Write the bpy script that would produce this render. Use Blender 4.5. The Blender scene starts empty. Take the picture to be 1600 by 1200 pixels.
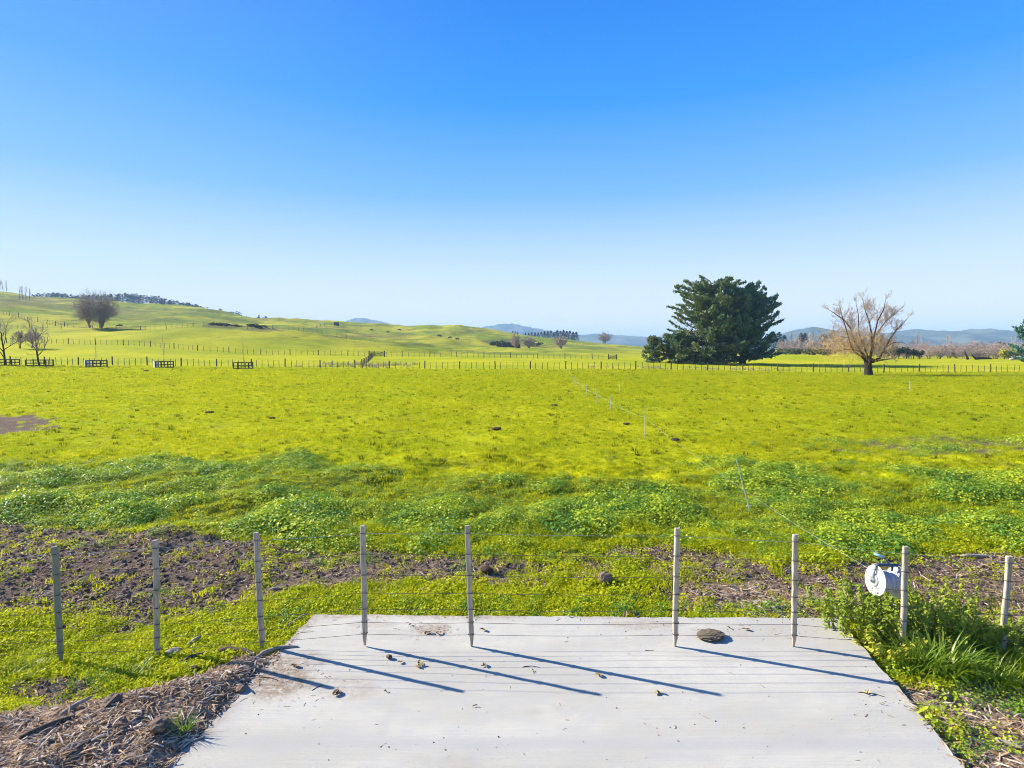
import bpy, bmesh, math, random
import numpy as np
from math import radians, sin, cos, pi
from mathutils import Vector, Matrix

SC = bpy.context.scene
COL = SC.collection
rnd = random.Random(7)
rng = np.random.default_rng(11)

# ------------------------------------------------------------------ camera
FOC, CAMZ, HOR = 900.0, 3.0, 545.0            # focal length and horizon row of a 1600 x 1200 frame
TH = math.atan((HOR - 600) / FOC)             # pitch (down)
cam_d = bpy.data.cameras.new('camera')
cam = bpy.data.objects.new('camera', cam_d)
COL.objects.link(cam)
cam.location = (0, 0, CAMZ)
cam.rotation_euler = (radians(90) + TH, 0, 0)
cam_d.sensor_width = 36
cam_d.lens = 36 * FOC / 1600
cam_d.clip_start = 0.05
cam_d.clip_end = 30000
SC.camera = cam

# ------------------------------------------------------------------ sky and sun
SUN_EL, SUN_AZ = radians(27.5), radians(70)   # azimuth measured to the left of the view
w = bpy.data.worlds.new('World')
SC.world = w
w.use_nodes = True
wt = w.node_tree
wt.nodes.clear()
sky = wt.nodes.new('ShaderNodeTexSky')
sky.sky_type = 'NISHITA'
sky.sun_disc = False
sky.sun_elevation = SUN_EL
sky.sun_rotation = -SUN_AZ
sky.altitude = 0
sky.air_density = 1.25
sky.dust_density = 0.35
sky.ozone_density = 4.0
bg = wt.nodes.new('ShaderNodeBackground')
bg.inputs['Strength'].default_value = 0.12
wo = wt.nodes.new('ShaderNodeOutputWorld')
# clear-winter-sky colour by elevation, laid over the Nishita sky (brighter towards the sun)
tc = wt.nodes.new('ShaderNodeTexCoord')
sx = wt.nodes.new('ShaderNodeSeparateXYZ')
wt.links.new(tc.outputs['Generated'], sx.inputs[0])
rp = wt.nodes.new('ShaderNodeValToRGB')
SKYK = [(0.0, (1.0, 1.0, 1.0)), (.06, (.92, .96, 1.0)), (.13, (.66, .83, 1.0)), (.25, (.19, .51, .99)), (.38, (.018, .33, .97)), (.5, (.0, .235, .92)), (.75, (.0, .12, .70)), (1.0, (.0, .09, .6))]
while len(rp.color_ramp.elements) < len(SKYK): rp.color_ramp.elements.new(.5)
for e, (p_, c_) in zip(rp.color_ramp.elements, SKYK):
    e.position = p_; e.color = (*c_, 1)
wt.links.new(sx.outputs[2], rp.inputs[0])
dp = wt.nodes.new('ShaderNodeVectorMath'); dp.operation = 'DOT_PRODUCT'
wt.links.new(tc.outputs['Generated'], dp.inputs[0])
dp.inputs[1].default_value = (-sin(SUN_AZ) * cos(SUN_EL), cos(SUN_AZ) * cos(SUN_EL), sin(SUN_EL))
mr = wt.nodes.new('ShaderNodeMapRange'); mr.interpolation_type = 'SMOOTHSTEP'
for i_, x_ in enumerate((.45, 1.05, 0, .15)): mr.inputs[i_ + 1].default_value = x_
wt.links.new(dp.outputs['Value'], mr.inputs[0])
m1 = wt.nodes.new('ShaderNodeMix'); m1.data_type = 'RGBA'
wt.links.new(mr.outputs[0], m1.inputs[0]); wt.links.new(rp.outputs[0], m1.inputs[6]); m1.inputs[7].default_value = (.55, .82, 1.0, 1)
m2 = wt.nodes.new('ShaderNodeMix'); m2.data_type = 'RGBA'; m2.blend_type = 'MULTIPLY'
m2.inputs[0].default_value = 1; m2.inputs[7].default_value = (3.62, 3.62, 3.62, 1)
wt.links.new(m1.outputs[2], m2.inputs[6])
m3 = wt.nodes.new('ShaderNodeMix'); m3.data_type = 'RGBA'; m3.inputs[0].default_value = .04
wt.links.new(m2.outputs[2], m3.inputs[6]); wt.links.new(sky.outputs[0], m3.inputs[7])
wt.links.new(m3.outputs[2], bg.inputs['Color'])
wt.links.new(bg.outputs[0], wo.inputs['Surface'])
sun_d = bpy.data.lights.new('sun', 'SUN')
sun_d.energy = 5.0
sun_d.angle = radians(0.5)
sun_d.color = (1.0, 0.93, 0.82)
sun = bpy.data.objects.new('sun', sun_d)
COL.objects.link(sun)
to_sun = Vector((-sin(SUN_AZ) * cos(SUN_EL), cos(SUN_AZ) * cos(SUN_EL), sin(SUN_EL)))
sun.rotation_euler = to_sun.to_track_quat('Z', 'Y').to_euler()
sun.location = to_sun * 60
SC.view_settings.view_transform = 'Standard'
SC.view_settings.look = 'None'
SC.view_settings.gamma = 1.0
SC.view_settings.use_curve_mapping = False
SC.view_settings.exposure = 1.22
SC.render.engine = 'CYCLES'
SC.cycles.max_bounces = 6
SC.cycles.transparent_max_bounces = 8
SC.cycles.volume_bounces = 0
SC.cycles.filter_width = 1.0

# ------------------------------------------------------------------ image geometry -> world
def ray(px, py):
    cx, cy = (px - 800) / FOC, (600 - py) / FOC
    ct, st = cos(-TH), sin(-TH)
    return Vector((cx, ct + cy * st, -st + cy * ct))
def G(px, py, z=0.0):
    d = ray(px, py)
    t = (z - CAMZ) / d.z
    return Vector((d.x * t, d.y * t, z))
def at(px, py, Y):
    d = ray(px, py)
    t = Y / d.y
    return Vector((d.x * t, Y, CAMZ + d.z * t))
def proj(X, Y, z=0.0):
    ct, st = cos(-TH), sin(-TH)
    dep = Y * ct + (CAMZ - z) * st
    dep = np.maximum(dep, 0.05)
    return 800 + FOC * X / dep, 600 - FOC * (Y * st - (CAMZ - z) * ct) / dep

# ------------------------------------------------------------------ noise
def _h(i, j, s):
    n = (i.astype(np.int64) * 374761393 + j.astype(np.int64) * 668265263 + s * 974634777) & 0xffffffff
    n = ((n ^ (n >> 13)) * 1274126177) & 0xffffffff
    n = (n ^ (n >> 16)) & 0xffffffff
    return n / 4294967295.0
def vn(x, y, s=0):
    x = np.asarray(x, float); y = np.asarray(y, float)
    i, j = np.floor(x), np.floor(y)
    fx, fy = x - i, y - j
    fx = fx * fx * (3 - 2 * fx); fy = fy * fy * (3 - 2 * fy)
    a, b = _h(i, j, s), _h(i + 1, j, s)
    c, d = _h(i, j + 1, s), _h(i + 1, j + 1, s)
    return (a + (b - a) * fx) * (1 - fy) + (c + (d - c) * fx) * fy
def fbm(x, y, s=0, o=4):
    t, a, n = 0.0, 0.5, 0.0
    x = np.asarray(x, float); y = np.asarray(y, float)
    for k in range(o):
        t = t + a * vn(x * 2 ** k + 17 * k, y * 2 ** k - 9 * k, s + k)
        n += a; a *= 0.5
    return t / n
def sstep(a, b, x):
    t = np.clip((np.asarray(x, float) - a) / (b - a), 0, 1)
    return t * t * (3 - 2 * t)
def curve(x, pts):
    return np.interp(x, [p[0] for p in pts], [p[1] for p in pts])

# ------------------------------------------------------------------ slab outline
SBL, SBR = G(490, 960), G(1310, 966)
SNL, SNR = G(262, 1200), G(1510, 1200)
def edge_x(a, b, Y):
    return a.x + (b.x - a.x) * (Y - a.y) / (b.y - a.y)
def slab_lr(Y):
    return edge_x(SBL, SNL, Y), edge_x(SBR, SNR, Y)
SLAB_BACK = (SBL.y + SBR.y) / 2
def slab_back(X):
    return SBL.y + (SBR.y - SBL.y) * (X - SBL.x) / (SBR.x - SBL.x)
def slab_dist(X, Y):
    """signed distance (positive outside) to the slab"""
    l, r = slab_lr(Y)
    return np.maximum(np.maximum(l - X, X - r) * 0.98, Y - slab_back(X))

# ------------------------------------------------------------------ terrain height
KY = [40, 85, 135, 200, 300, 400, 480, 640, 850, 1400, 7000]
FLAT = [HOR + 2700.0 / y for y in KY]
KT = [
    (-700, [612, 560, 505, 470, 436, 430, 424, 432, 450]),
    (-200, [612, 566, 522, 495, 458, 456, 448, 458, 474]),
    (0, [612, 570, 533, 509, 468, 464, 454, 466, 480]),
    (60, [612, 571, 535, 511, 478, 474, 464, 474, 479]),
    (120, [612, 571, 537, 513, 489, 476, 468, 475, 478]),
    (200, [612, 572, 538, 514, 499, 484, 475, 484, 483]),
    (300, [612, 573, 545, 513, 505, 490, 478, 488, 494]),
    (400, [612, 574, 553, 518, 513, 504, 495, 505, 510]),
    (500, [612, 575, 555, 530, 520, 510, 502, 510, 518]),
    (600, [612, 576, 557, 543, 530, 518, 508, 514, 525]),
    (700, [612, 577, 557, 549, 535, 522, 510, 515, 530]),
    (760, [612, 577, 558, 550, 538, 526, 513, 518, 534]),
    (800, [612, 577, 558.5, 551, 541, 532, 519, 524, 538]),
    (850, [612, 577, 559.5, 552, 544, 536, 527, 532, 541]),
    (900, [612, 577, 560, 553, 546, 540, 532.5, 537, 544]),
    (1000, [612, 577, 562, 555, 550, 545, 540.5, 545, 547]),
    (1100, [612, 579, 564, 557.5, 553, 550.5, 549, 549.3, 548]),
    (1250, [612, 582, 565, 558.5, 554, 551.7, 550.7, 549.3, 548.2]),
    (1600, [612, 582, 565, 559, 554, 551.7, 550.7, 549.3, 548.2]),
    (2600, [612, 582, 565, 559, 554, 551.7, 550.7, 549.3, 548.2])]
_px = np.arange(-1000, 2801, 10.0)
_ly = np.linspace(math.log(40), math.log(7000), 150)
_kp = np.array([k[0] for k in KT], float)
_kr = np.array([k[1] + [547 if k[1][8] > 535 else 520, 545.4] for k in KT])
_tmp = np.array([np.interp(_px, _kp, _kr[:, j]) for j in range(len(KY))])          # knots x px
ROWS = np.array([np.interp(_ly, np.log(KY), _tmp[:, i]) for i in range(len(_px))])   # px x ly
# rows are interpolated as the offset from flat ground so that flat ground stays flat
_fl = HOR + 2700.0 / np.exp(_ly)
_kfl = np.interp(_ly, np.log(KY), FLAT)
ROWS = ROWS - _kfl[None, :] + _fl[None, :]
for _ in range(3):
    p = np.pad(ROWS, ((1, 1), (0, 0)), 'edge'); ROWS = (p[:-2] + 2 * p[1:-1] + p[2:]) / 4
    p = np.pad(ROWS - _fl, ((0, 0), (1, 1)), 'edge'); ROWS = (p[:, :-2] + 2 * p[:, 1:-1] + p[:, 2:]) / 4 + _fl
def far_z(X, Y):
    Yc = np.clip(Y, 40, 6999)
    px = np.clip(800 + FOC * X / np.maximum(Yc, 1), -1000, 2799)
    u = (px + 1000) / 10; v = (np.log(Yc) - _ly[0]) / (_ly[1] - _ly[0])
    i = np.clip(u.astype(int), 0, len(_px) - 2); j = np.clip(v.astype(int), 0, len(_ly) - 2)
    fu, fv = u - i, v - j
    r = (ROWS[i, j] * (1 - fu) + ROWS[i + 1, j] * fu) * (1 - fv) + (ROWS[i, j + 1] * (1 - fu) + ROWS[i + 1, j + 1] * fu) * fv
    return CAMZ + (HOR - r) / FOC * Yc
def ell(px, py, cx, cy, rx, ry):
    return ((px - cx) / rx) ** 2 + ((py - cy) / ry) ** 2

MULCH_TOP = [(-2500, 1150), (-600, 1120), (0, 1088), (130, 1076), (240, 1062), (300, 1042), (360, 1022), (450, 1003), (520, 960)]
def gz(X, Y):
    X = np.asarray(X, float); Y = np.asarray(Y, float)
    X, Y = np.broadcast_arrays(X, Y)
    z = np.where(Y > 40, far_z(X, Y), 0.0) * sstep(40, 70, Y)
    near = 1 - sstep(20, 60, Y)
    z = z - 0.07 * near
    z = z + (fbm(X * .35, Y * .35, 3) - .5) * 0.22 * sstep(6.6, 9, Y) * (1 - sstep(60, 130, Y))
    # weed band humps
    hb = sstep(8.3, 9.5, Y) * (1 - sstep(15, 18, Y))
    z = z + hb * 0.40 * np.clip(fbm(X * 1.1, Y * 1.2, 21, 4) - .40, 0, 1)
    # rough soil
    z = z + (fbm(X * 3.1, Y * 3.1, 5, 3) - .5) * 0.09 * (1 - sstep(12, 22, Y))
    # ground drops to the left and right of the slab along the fence
    z = z - 0.10 * sstep(-2.6, -4.2, X) * (1 - sstep(6.5, 8, Y)) - 0.06 * sstep(3.8, 5.0, X) * (1 - sstep(6.5, 8, Y))
    # mulch heap left of the slab
    d = slab_dist(X, Y)
    l, r = slab_lr(Y)
    px, py = proj(X, Y)
    mt = curve(px, MULCH_TOP)
    heap = sstep(-8, 45, py - mt) * (X < (l + r) / 2)
    z = z + heap * (0.13 + 0.16 * sstep(0.1, 1.0, d) * (fbm(X * 1.3, Y * 1.3, 44, 3)))
    # under and beside the slab
    side_r = (X > (l + r) / 2)
    lim = np.where(side_r, -0.055, -0.012)
    lim = np.where(Y > slab_back(X) - .02, -0.02, lim)
    z = np.where(d < 0.35, np.minimum(z, lim + np.clip(d, 0, 1) * 0.35), z)
    z = np.where(d < 0.0, np.where(side_r | (d < -0.06), -0.16, lim), z)
    z = np.where(d < -0.12, -0.2, z)
    # far relief
    fz = sstep(110, 220, Y) * (1 - sstep(900, 1500, Y))
    z = z + fz * ((fbm(X * .022, Y * .016, 71, 4) - .5) * 6.5 + (fbm(X * .09, Y * .05, 75, 3) - .5) * 2.0) * sstep(1100, 700, px)
    # grassy rise right of the cypress, small banks on the hill
    z = z + 1.5 * np.exp(-((X - 74) / 15) ** 2 - ((Y - 150) / 14) ** 2)
    return z
def gzs(x, y):
    return float(gz(np.array([x]), np.array([y]))[0])
def on(px, py):
    """ground point seen at a pixel (iterating on the height)"""
    p = G(px, py, 0.0)
    for _ in range(12):
        p = G(px, py, 0.6 * gzs(p.x, p.y) + 0.4 * p.z)
    return Vector((p.x, p.y, gzs(p.x, p.y)))
def onY(px, Y):
    X = (px - 800) / FOC * Y
    return Vector((X, Y, gzs(X, Y)))

# ------------------------------------------------------------------ cover masks (ground map)
def masks(X, Y):
    px, py = proj(X, Y)
    wob = (fbm(X * .5, Y * .8, 31, 4) - .5)
    fine = (fbm(X * 1.6, Y * 1.9, 35, 4) - .5)
    top = curve(px, [(-2500, 800), (0, 812), (200, 828), (400, 826), (450, 838), (550, 850), (750, 858), (900, 850), (1060, 845), (1150, 858), (1280, 872), (1350, 864), (1600, 860), (3500, 860)])
    bot = curve(px, [(-2500, 945), (0, 938), (100, 942), (300, 947), (400, 936), (450, 922), (550, 912), (700, 908), (900, 915), (1060, 938), (1200, 958), (1330, 962), (1420, 985), (1600, 1010), (3500, 1010)])
    st = curve(px, [(-2500, 1), (0, .85), (100, 1), (430, 1), (520, .78), (600, .68), (760, .58), (900, .38), (1000, .40), (1060, .58), (1200, .76), (1290, .95), (1600, 1), (3500, 1)])
    band = sstep(-12, 14, py - top + wob * 40) * sstep(-14, 16, bot - py + wob * 34)
    soil = band * sstep(.42, .66, st + fine * 1.15 + (wob) * .5 + .15)
    e = ell(px, py, -20, 659, 100, 15)
    soil = np.maximum(soil, sstep(1.15, .7, e + fine * 2.4))
    e = ell(px, py, 1490, 692, 190, 17)
    soil = np.maximum(soil, .75 * sstep(1.1, .5, e + fine * 2.6 + .35))
    e = ell(px, py, 900, 885, 230, 30)
    soil = np.maximum(soil, .8 * sstep(1.0, .6, e + fine * 4.0 + .5))
    e = ell(px, py, 1180, 925, 150, 45)
    soil = np.maximum(soil, .9 * sstep(1.15, .7, e + fine * 2.6))
    e = ell(px, py, 85, 1056, 75, 24)
    soil = np.maximum(soil, sstep(1.2, .7, e + fine * 1.0))
    e = ell(px, py, 110, 990, 300, 60)
    soil = np.maximum(soil, .9 * sstep(.10, .2, fine - .02) * (e < 1))
    d = slab_dist(X, Y)
    l, r = slab_lr(Y)
    mt = curve(px, MULCH_TOP)
    mul = sstep(-6, 12, py - mt + fine * 30) * (X < l + .3)
    mul = np.maximum(mul, (X > r - .3) * sstep(1030, 1065, py + fine * 40) * .985)
    e = ell(px, py, 1190, 935, 140, 30)
    mul = np.maximum(mul, .8 * sstep(1.2, .6, e + fine * 1.4))
    e = ell(px, py, 640, 905, 150, 22)
    mul = np.maximum(mul, .5 * sstep(1.2, .6, e + fine * 1.6))
    wt_ = curve(px, [(-2500, 712), (0, 712), (250, 715), (450, 722), (700, 740), (850, 746), (1000, 746), (1150, 736), (1250, 730), (1400, 742), (1600, 735), (3500, 735)])
    weed = sstep(-10, 14, py - wt_ + wob * 60) * sstep(-10, 10, top + 14 - py + wob * 40)
    e = ell(px, py, 1450, 690, 280, 20)
    weed = np.maximum(weed, .55 * sstep(1.2, .5, e + fine * 1.8 + .2))
    e = ell(px, py, 60, 662, 120, 18)
    return px, py, soil, np.clip(mul, 0, 1), weed, d

# ------------------------------------------------------------------ mesh builder
class MB:
    def __init__(s):
        s.v, s.f, s.n, s.mi = [], [], 0, []
    def add(s, v, f, m=0):
        v = np.asarray(v, float).reshape(-1, 3)
        f = np.asarray(f, int)
        s.v.append(v); s.f.append(f + s.n); s.mi.append(np.full(len(f), m)); s.n += len(v)
    def addl(s, v, fl, m=0):
        by = {}
        for q in fl: by.setdefault(len(q), []).append(q)
        v = np.asarray(v, float).reshape(-1, 3)
        s.v.append(v)
        for q in by.values():
            s.f.append(np.array(q, int) + s.n); s.mi.append(np.full(len(q), m))
        s.n += len(v)
    def box(s, lo, hi, m=0):
        a, b = lo, hi
        v = [(x, y, z) for x in (a[0], b[0]) for y in (a[1], b[1]) for z in (a[2], b[2])]
        s.add(v, [(0, 1, 3, 2), (4, 6, 7, 5), (0, 4, 5, 1), (2, 3, 7, 6), (0, 2, 6, 4), (1, 5, 7, 3)], m)
    def tube(s, pts, rad, n=6, cap=True, m=0):
        P = np.asarray(pts, float); R = np.broadcast_to(np.asarray(rad, float), (len(P),))
        T = np.gradient(P, axis=0)
        T /= np.maximum(np.linalg.norm(T, axis=1, keepdims=True), 1e-9)
        ref = np.array([0, 0, 1.0]) if abs(T[0][2]) < .9 else np.array([1.0, 0, 0])
        A = np.cross(T, ref); A /= np.maximum(np.linalg.norm(A, axis=1, keepdims=True), 1e-9)
        B = np.cross(T, A)
        a = np.arange(n) / n * 2 * pi
        v = (P[:, None] + R[:, None, None] * (np.cos(a)[None, :, None] * A[:, None] + np.sin(a)[None, :, None] * B[:, None])).reshape(-1, 3)
        k = np.arange(len(P) - 1)[:, None] * n; i = np.arange(n)[None]; j = (i + 1) % n
        f = np.stack([k + i, k + j, k + n + j, k + n + i], -1).reshape(-1, 4)
        fl = [tuple(q) for q in f]
        if cap and n > 3:
            fl += [tuple(range(n))[::-1], tuple(range((len(P) - 1) * n, len(P) * n))]
        s.addl(v, fl, m)
    def lathe(s, prof, origin, axis, n=24, m=0):
        """prof: (distance along axis, radius)"""
        ax = Vector(axis).normalized()
        q = ax.to_track_quat('Z', 'Y').to_matrix()
        v = []
        for h_, r_ in prof:
            for k in range(n):
                a = 2 * pi * k / n
                v.append(Vector(origin) + q @ Vector((r_ * cos(a), r_ * sin(a), h_)))
        fl = []
        for i in range(len(prof) - 1):
            for k in range(n):
                k2 = (k + 1) % n
                fl.append((i * n + k, i * n + k2, (i + 1) * n + k2, (i + 1) * n + k))
        s.addl([tuple(p) for p in v], fl, m)
    def mesh(s, name, mats, smooth=False):
        me = bpy.data.meshes.new(name)
        if s.n:
            V = np.concatenate(s.v)
            me.vertices.add(len(V)); me.vertices.foreach_set('co', V.ravel())
            li = np.concatenate([f.ravel() for f in s.f])
            tot = np.concatenate([np.full(len(f), f.shape[1]) for f in s.f])
            st = np.concatenate([[0], np.cumsum(tot)[:-1]])
            me.loops.add(len(li)); me.loops.foreach_set('vertex_index', li.astype(np.int32))
            me.polygons.add(len(tot)); me.polygons.foreach_set('loop_start', st.astype(np.int32))
            me.polygons.foreach_set('material_index', np.concatenate(s.mi).astype(np.int32))
            me.polygons.foreach_set('use_smooth', np.full(len(tot), smooth))
        for m in (mats if isinstance(mats, (list, tuple)) else [mats]):
            me.materials.append(m)
        me.update(calc_edges=True); me.validate()
        return me
    def build(s, name, mats, parent=None, smooth=False, loc=None):
        return obj(name, s.mesh(name, mats, smooth), parent, loc)

def obj(name, me, parent=None, loc=None):
    o = bpy.data.objects.new(name, me)
    COL.objects.link(o)
    if parent: o.parent = parent
    if loc is not None: o.location = loc
    return o
def tag(o, label, cat, group=None):
    o['label'] = label; o['category'] = cat
    if group: o['group'] = group
    return o
def empty(name, loc, label, cat, group=None, rz=0, sc=1):
    o = bpy.data.objects.new(name, None)
    COL.objects.link(o)
    o.location = loc; o.rotation_euler = (0, 0, rz); o.scale = sc if isinstance(sc, (tuple, list)) else (sc, sc, sc)
    o.empty_display_size = .1
    return tag(o, label, cat, group)
ORD = 'first second third fourth fifth sixth seventh eighth ninth tenth eleventh twelfth thirteenth fourteenth fifteenth sixteenth seventeenth eighteenth nineteenth twentieth'.split()
def dup(root, loc, rz=0, sc=1, label=None, group=None):
    def cp(o, par):
        c = o.copy(); COL.objects.link(c)
        if par: c.parent = par
        for ch in kids.get(o, ()): cp(ch, c)
        return c
    kids = {}
    for o in root.children_recursive: kids.setdefault(o.parent, []).append(o)
    c = cp(root, None)
    c.location = loc; c.rotation_euler = (0, 0, rz)
    c.scale = sc if isinstance(sc, (tuple, list)) else (sc, sc, sc)
    if label: c['label'] = label
    if group: c['group'] = group
    return c

# ------------------------------------------------------------------ materials
class NT:
    def __init__(s, name):
        s.m = bpy.data.materials.new(name); s.m.use_nodes = True
        s.t = s.m.node_tree; s.t.nodes.clear()
        s.out = s.n('ShaderNodeOutputMaterial')
    def n(s, ty, **kw):
        nd = s.t.nodes.new(ty)
        for k, v in kw.items():
            if k[0] == 'i' and k[1:].isdigit(): nd.inputs[int(k[1:])].default_value = v
            elif k in nd.inputs and not hasattr(nd, k): nd.inputs[k].default_value = v
            else: setattr(nd, k, v)
        return nd
    def l(s, a, b): s.t.links.new(a, b)
    def pos(s, sc=(1, 1, 1), world=True):
        src = s.n('ShaderNodeNewGeometry').outputs['Position'] if world else s.n('ShaderNodeTexCoord').outputs['Object']
        mp = s.n('ShaderNodeMapping'); mp.inputs['Scale'].default_value = sc
        s.l(src, mp.inputs['Vector'])
        return mp.outputs[0]
    def noise(s, vec, scale, detail=4, rough=.6):
        nd = s.n('ShaderNodeTexNoise'); nd.inputs['Scale'].default_value = scale
        nd.inputs['Detail'].default_value = detail; nd.inputs['Roughness'].default_value = rough
        s.l(vec, nd.inputs['Vector'])
        return nd.outputs['Fac']
    def rng(s, v, a, b, lo=0.0, hi=1.0):
        nd = s.n('ShaderNodeMapRange'); nd.interpolation_type = 'SMOOTHSTEP'
        s.l(v, nd.inputs[0])
        for i, x in enumerate((a, b, lo, hi)): nd.inputs[i + 1].default_value = x
        return nd.outputs[0]
    def mix(s, f, a, b, mode='MIX'):
        nd = s.n('ShaderNodeMix', data_type='RGBA', blend_type=mode)
        for sock, v in ((nd.inputs[0], f), (nd.inputs[6], a), (nd.inputs[7], b)):
            if isinstance(v, bpy.types.NodeSocket): s.l(v, sock)
            elif isinstance(v, (int, float)): sock.default_value = v
            else: sock.default_value = (*v, 1)
        return nd.outputs[2]
    def math(s, op, a, b=0.0):
        nd = s.n('ShaderNodeMath', operation=op)
        for i, v in enumerate((a, b)):
            if isinstance(v, bpy.types.NodeSocket): s.l(v, nd.inputs[i])
            else: nd.inputs[i].default_value = v
        return nd.outputs[0]
    def attr(s, name, kind='GEOMETRY'):
        nd = s.n('ShaderNodeAttribute', attribute_name=name, attribute_type=kind)
        return nd.outputs['Fac']
    def bump(s, h, st=.5, d=.02):
        nd = s.n('ShaderNodeBump'); nd.inputs['Strength'].default_value = st; nd.inputs['Distance'].default_value = d
        s.l(h, nd.inputs['Height'])
        return nd.outputs[0]
    def pri(s, col, rough=.8, spec=.25, normal=None, metal=0, transl=0, tcol=None):
        b = s.n('ShaderNodeBsdfPrincipled')
        if isinstance(col, bpy.types.NodeSocket): s.l(col, b.inputs['Base Color'])
        else: b.inputs['Base Color'].default_value = (*col, 1)
        if isinstance(rough, bpy.types.NodeSocket): s.l(rough, b.inputs['Roughness'])
        else: b.inputs['Roughness'].default_value = rough
        b.inputs['Specular IOR Level'].default_value = spec
        b.inputs['Metallic'].default_value = metal
        if normal: s.l(normal, b.inputs['Normal'])
        o = b.outputs[0]
        if transl:
            t = s.n('ShaderNodeBsdfTranslucent')
            tc = tcol if tcol is not None else col
            if isinstance(tc, bpy.types.NodeSocket): s.l(tc, t.inputs['Color'])
            else: t.inputs['Color'].default_value = (*tc, 1)
            mx = s.n('ShaderNodeMixShader'); mx.inputs[0].default_value = transl
            s.l(o, mx.inputs[1]); s.l(t.outputs[0], mx.inputs[2]); o = mx.outputs[0]
        s.l(o, s.out.inputs['Surface'])
        return s.m
def plain(name, c1, c2, scale=6, rough=.8, spec=.25, bump=0, stretch=(1, 1, 1), world=False, metal=0, detail=5, lo=.35, hi=.65, bd=.01):
    t = NT(name)
    nz = t.noise(t.pos(stretch, world), scale, detail)
    c = t.mix(t.rng(nz, lo, hi), c1, c2)
    return t.pri(c, rough, spec, t.bump(nz, bump, bd) if bump else None, metal)
def leafy(name, c1, c2, c3, transl=.35, rough=.55, spec=.3, wscale=.4, tboost=1.25):
    t = NT(name)
    r = t.n('ShaderNodeObjectInfo').outputs['Random']
    nz = t.noise(t.pos(), wscale, 4)
    f = t.rng(t.math('ADD', t.math('MULTIPLY', r, .5), t.math('MULTIPLY', nz, .5)), .3, .72)
    c = t.mix(f, c1, c2)
    nz2 = t.noise(t.pos(), 23.0, 2)
    c = t.mix(t.rng(nz2, .55, .75, 0, .7), c, c3)
    tc = t.mix(1.0, c, (tboost, tboost, tboost * .6), 'MULTIPLY')
    return t.pri(c, rough, spec, None, 0, transl, tc)

M = {}
M['grass'] = leafy('grass_blade', (.29, .36, .006), (.50, .475, .008), (.52, .47, .06), .5, .6, .08, .12)
M['clover'] = leafy('low_clover', (.42, .48, .010), (.58, .58, .016), (.20, .30, .02), .5, .55, .12, .5)
M['weed'] = leafy('weed_leaf', (.12, .27, .03), (.52, .58, .022), (.30, .47, .13), .36, .5, .3, 1.3)
M['longgrass'] = leafy('long_grass', (.14, .25, .014), (.25, .34, .025), (.33, .36, .05), .4, .42, .45, .9)
M['shrub'] = leafy('shrub_leaf', (.24, .33, .02), (.46, .48, .04), (.46, .38, .10), .35, .5, .3, 1.1)
M['rush'] = leafy('dry_rush', (.30, .27, .16), (.36, .32, .22), (.2, .22, .08), .3, .7, .2, .3)
M['chip'] = leafy('wood_chip', (.27, .165, .085), (.50, .345, .19), (.53, .40, .25), 0.0, .8, .2, 1.2)
M['chip_pale'] = leafy('pale_wood_chip', (.42, .34, .25), (.55, .47, .37), (.36, .27, .2), 0.0, .8, .2, 1.2)
M['clod'] = leafy('soil_clod', (.08, .055, .04), (.21, .15, .105), (.30, .23, .17), 0.0, .9, .15, 1.0)
M['stem'] = plain('plant_stem', (.12, .12, .04), (.2, .16, .08))

# ground
t = NT('ground_cover')
wp = t.pos()
soil, mul, hill, weedm = t.attr('soil'), t.attr('mulch'), t.attr('hill'), t.attr('weed')
n_big = t.noise(wp, .06, 4)
n_mid = t.noise(wp, .9, 5)
n_fin = t.noise(wp, 11, 5, .7)
n_str = t.noise(t.pos((.55, 1.6, 1)), .55, 5, .7)
gr = t.mix(t.rng(n_big, .35, .65), (.32, .365, .006), (.47, .44, .008))
gr = t.mix(t.rng(n_str, .56, .72, 0, .55), gr, (.13, .13, .03))
gr = t.mix(t.rng(n_mid, .52, .7, 0, .5), gr, (.20, .19, .05))
hl = t.mix(t.rng(t.noise(t.pos((1, .6, 1)), .035, 6, .65), .42, .62), (.20, .25, .018), (.45, .41, .03))
hl = t.mix(t.rng(t.noise(t.pos((.5, .5, 4)), .45, 5, .7), .5, .66, 0, .45), hl, (.10, .13, .02))
hl = t.mix(t.rng(t.noise(t.pos((1, .45, 3)), .07, 6, .75), .54, .68, 0, .9), hl, (.13, .105, .045))
gr = t.mix(hill, gr, hl)
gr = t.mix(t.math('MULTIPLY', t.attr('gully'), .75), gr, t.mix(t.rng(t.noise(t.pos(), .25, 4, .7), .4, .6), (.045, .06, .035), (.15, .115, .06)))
gr = t.mix(weedm, gr, (.055, .075, .012))  # dark tone under the weeds: shade between plants put into the ground colour
so = t.mix(t.rng(n_fin, .35, .65), (.095, .066, .045), (.20, .145, .10))
so = t.mix(t.rng(n_mid, .5, .7, 0, .6), so, (.25, .19, .135))
gr = t.mix(soil, gr, so)
mu = t.mix(t.rng(n_fin, .35, .62), (.15, .10, .065), (.36, .27, .18))
gr = t.mix(mul, gr, mu)
hb = t.math('ADD', n_fin, t.math('MULTIPLY', n_mid, .8))
M['ground'] = t.pri(gr, .95, .03, t.bump(hb, .8, .05))

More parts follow.
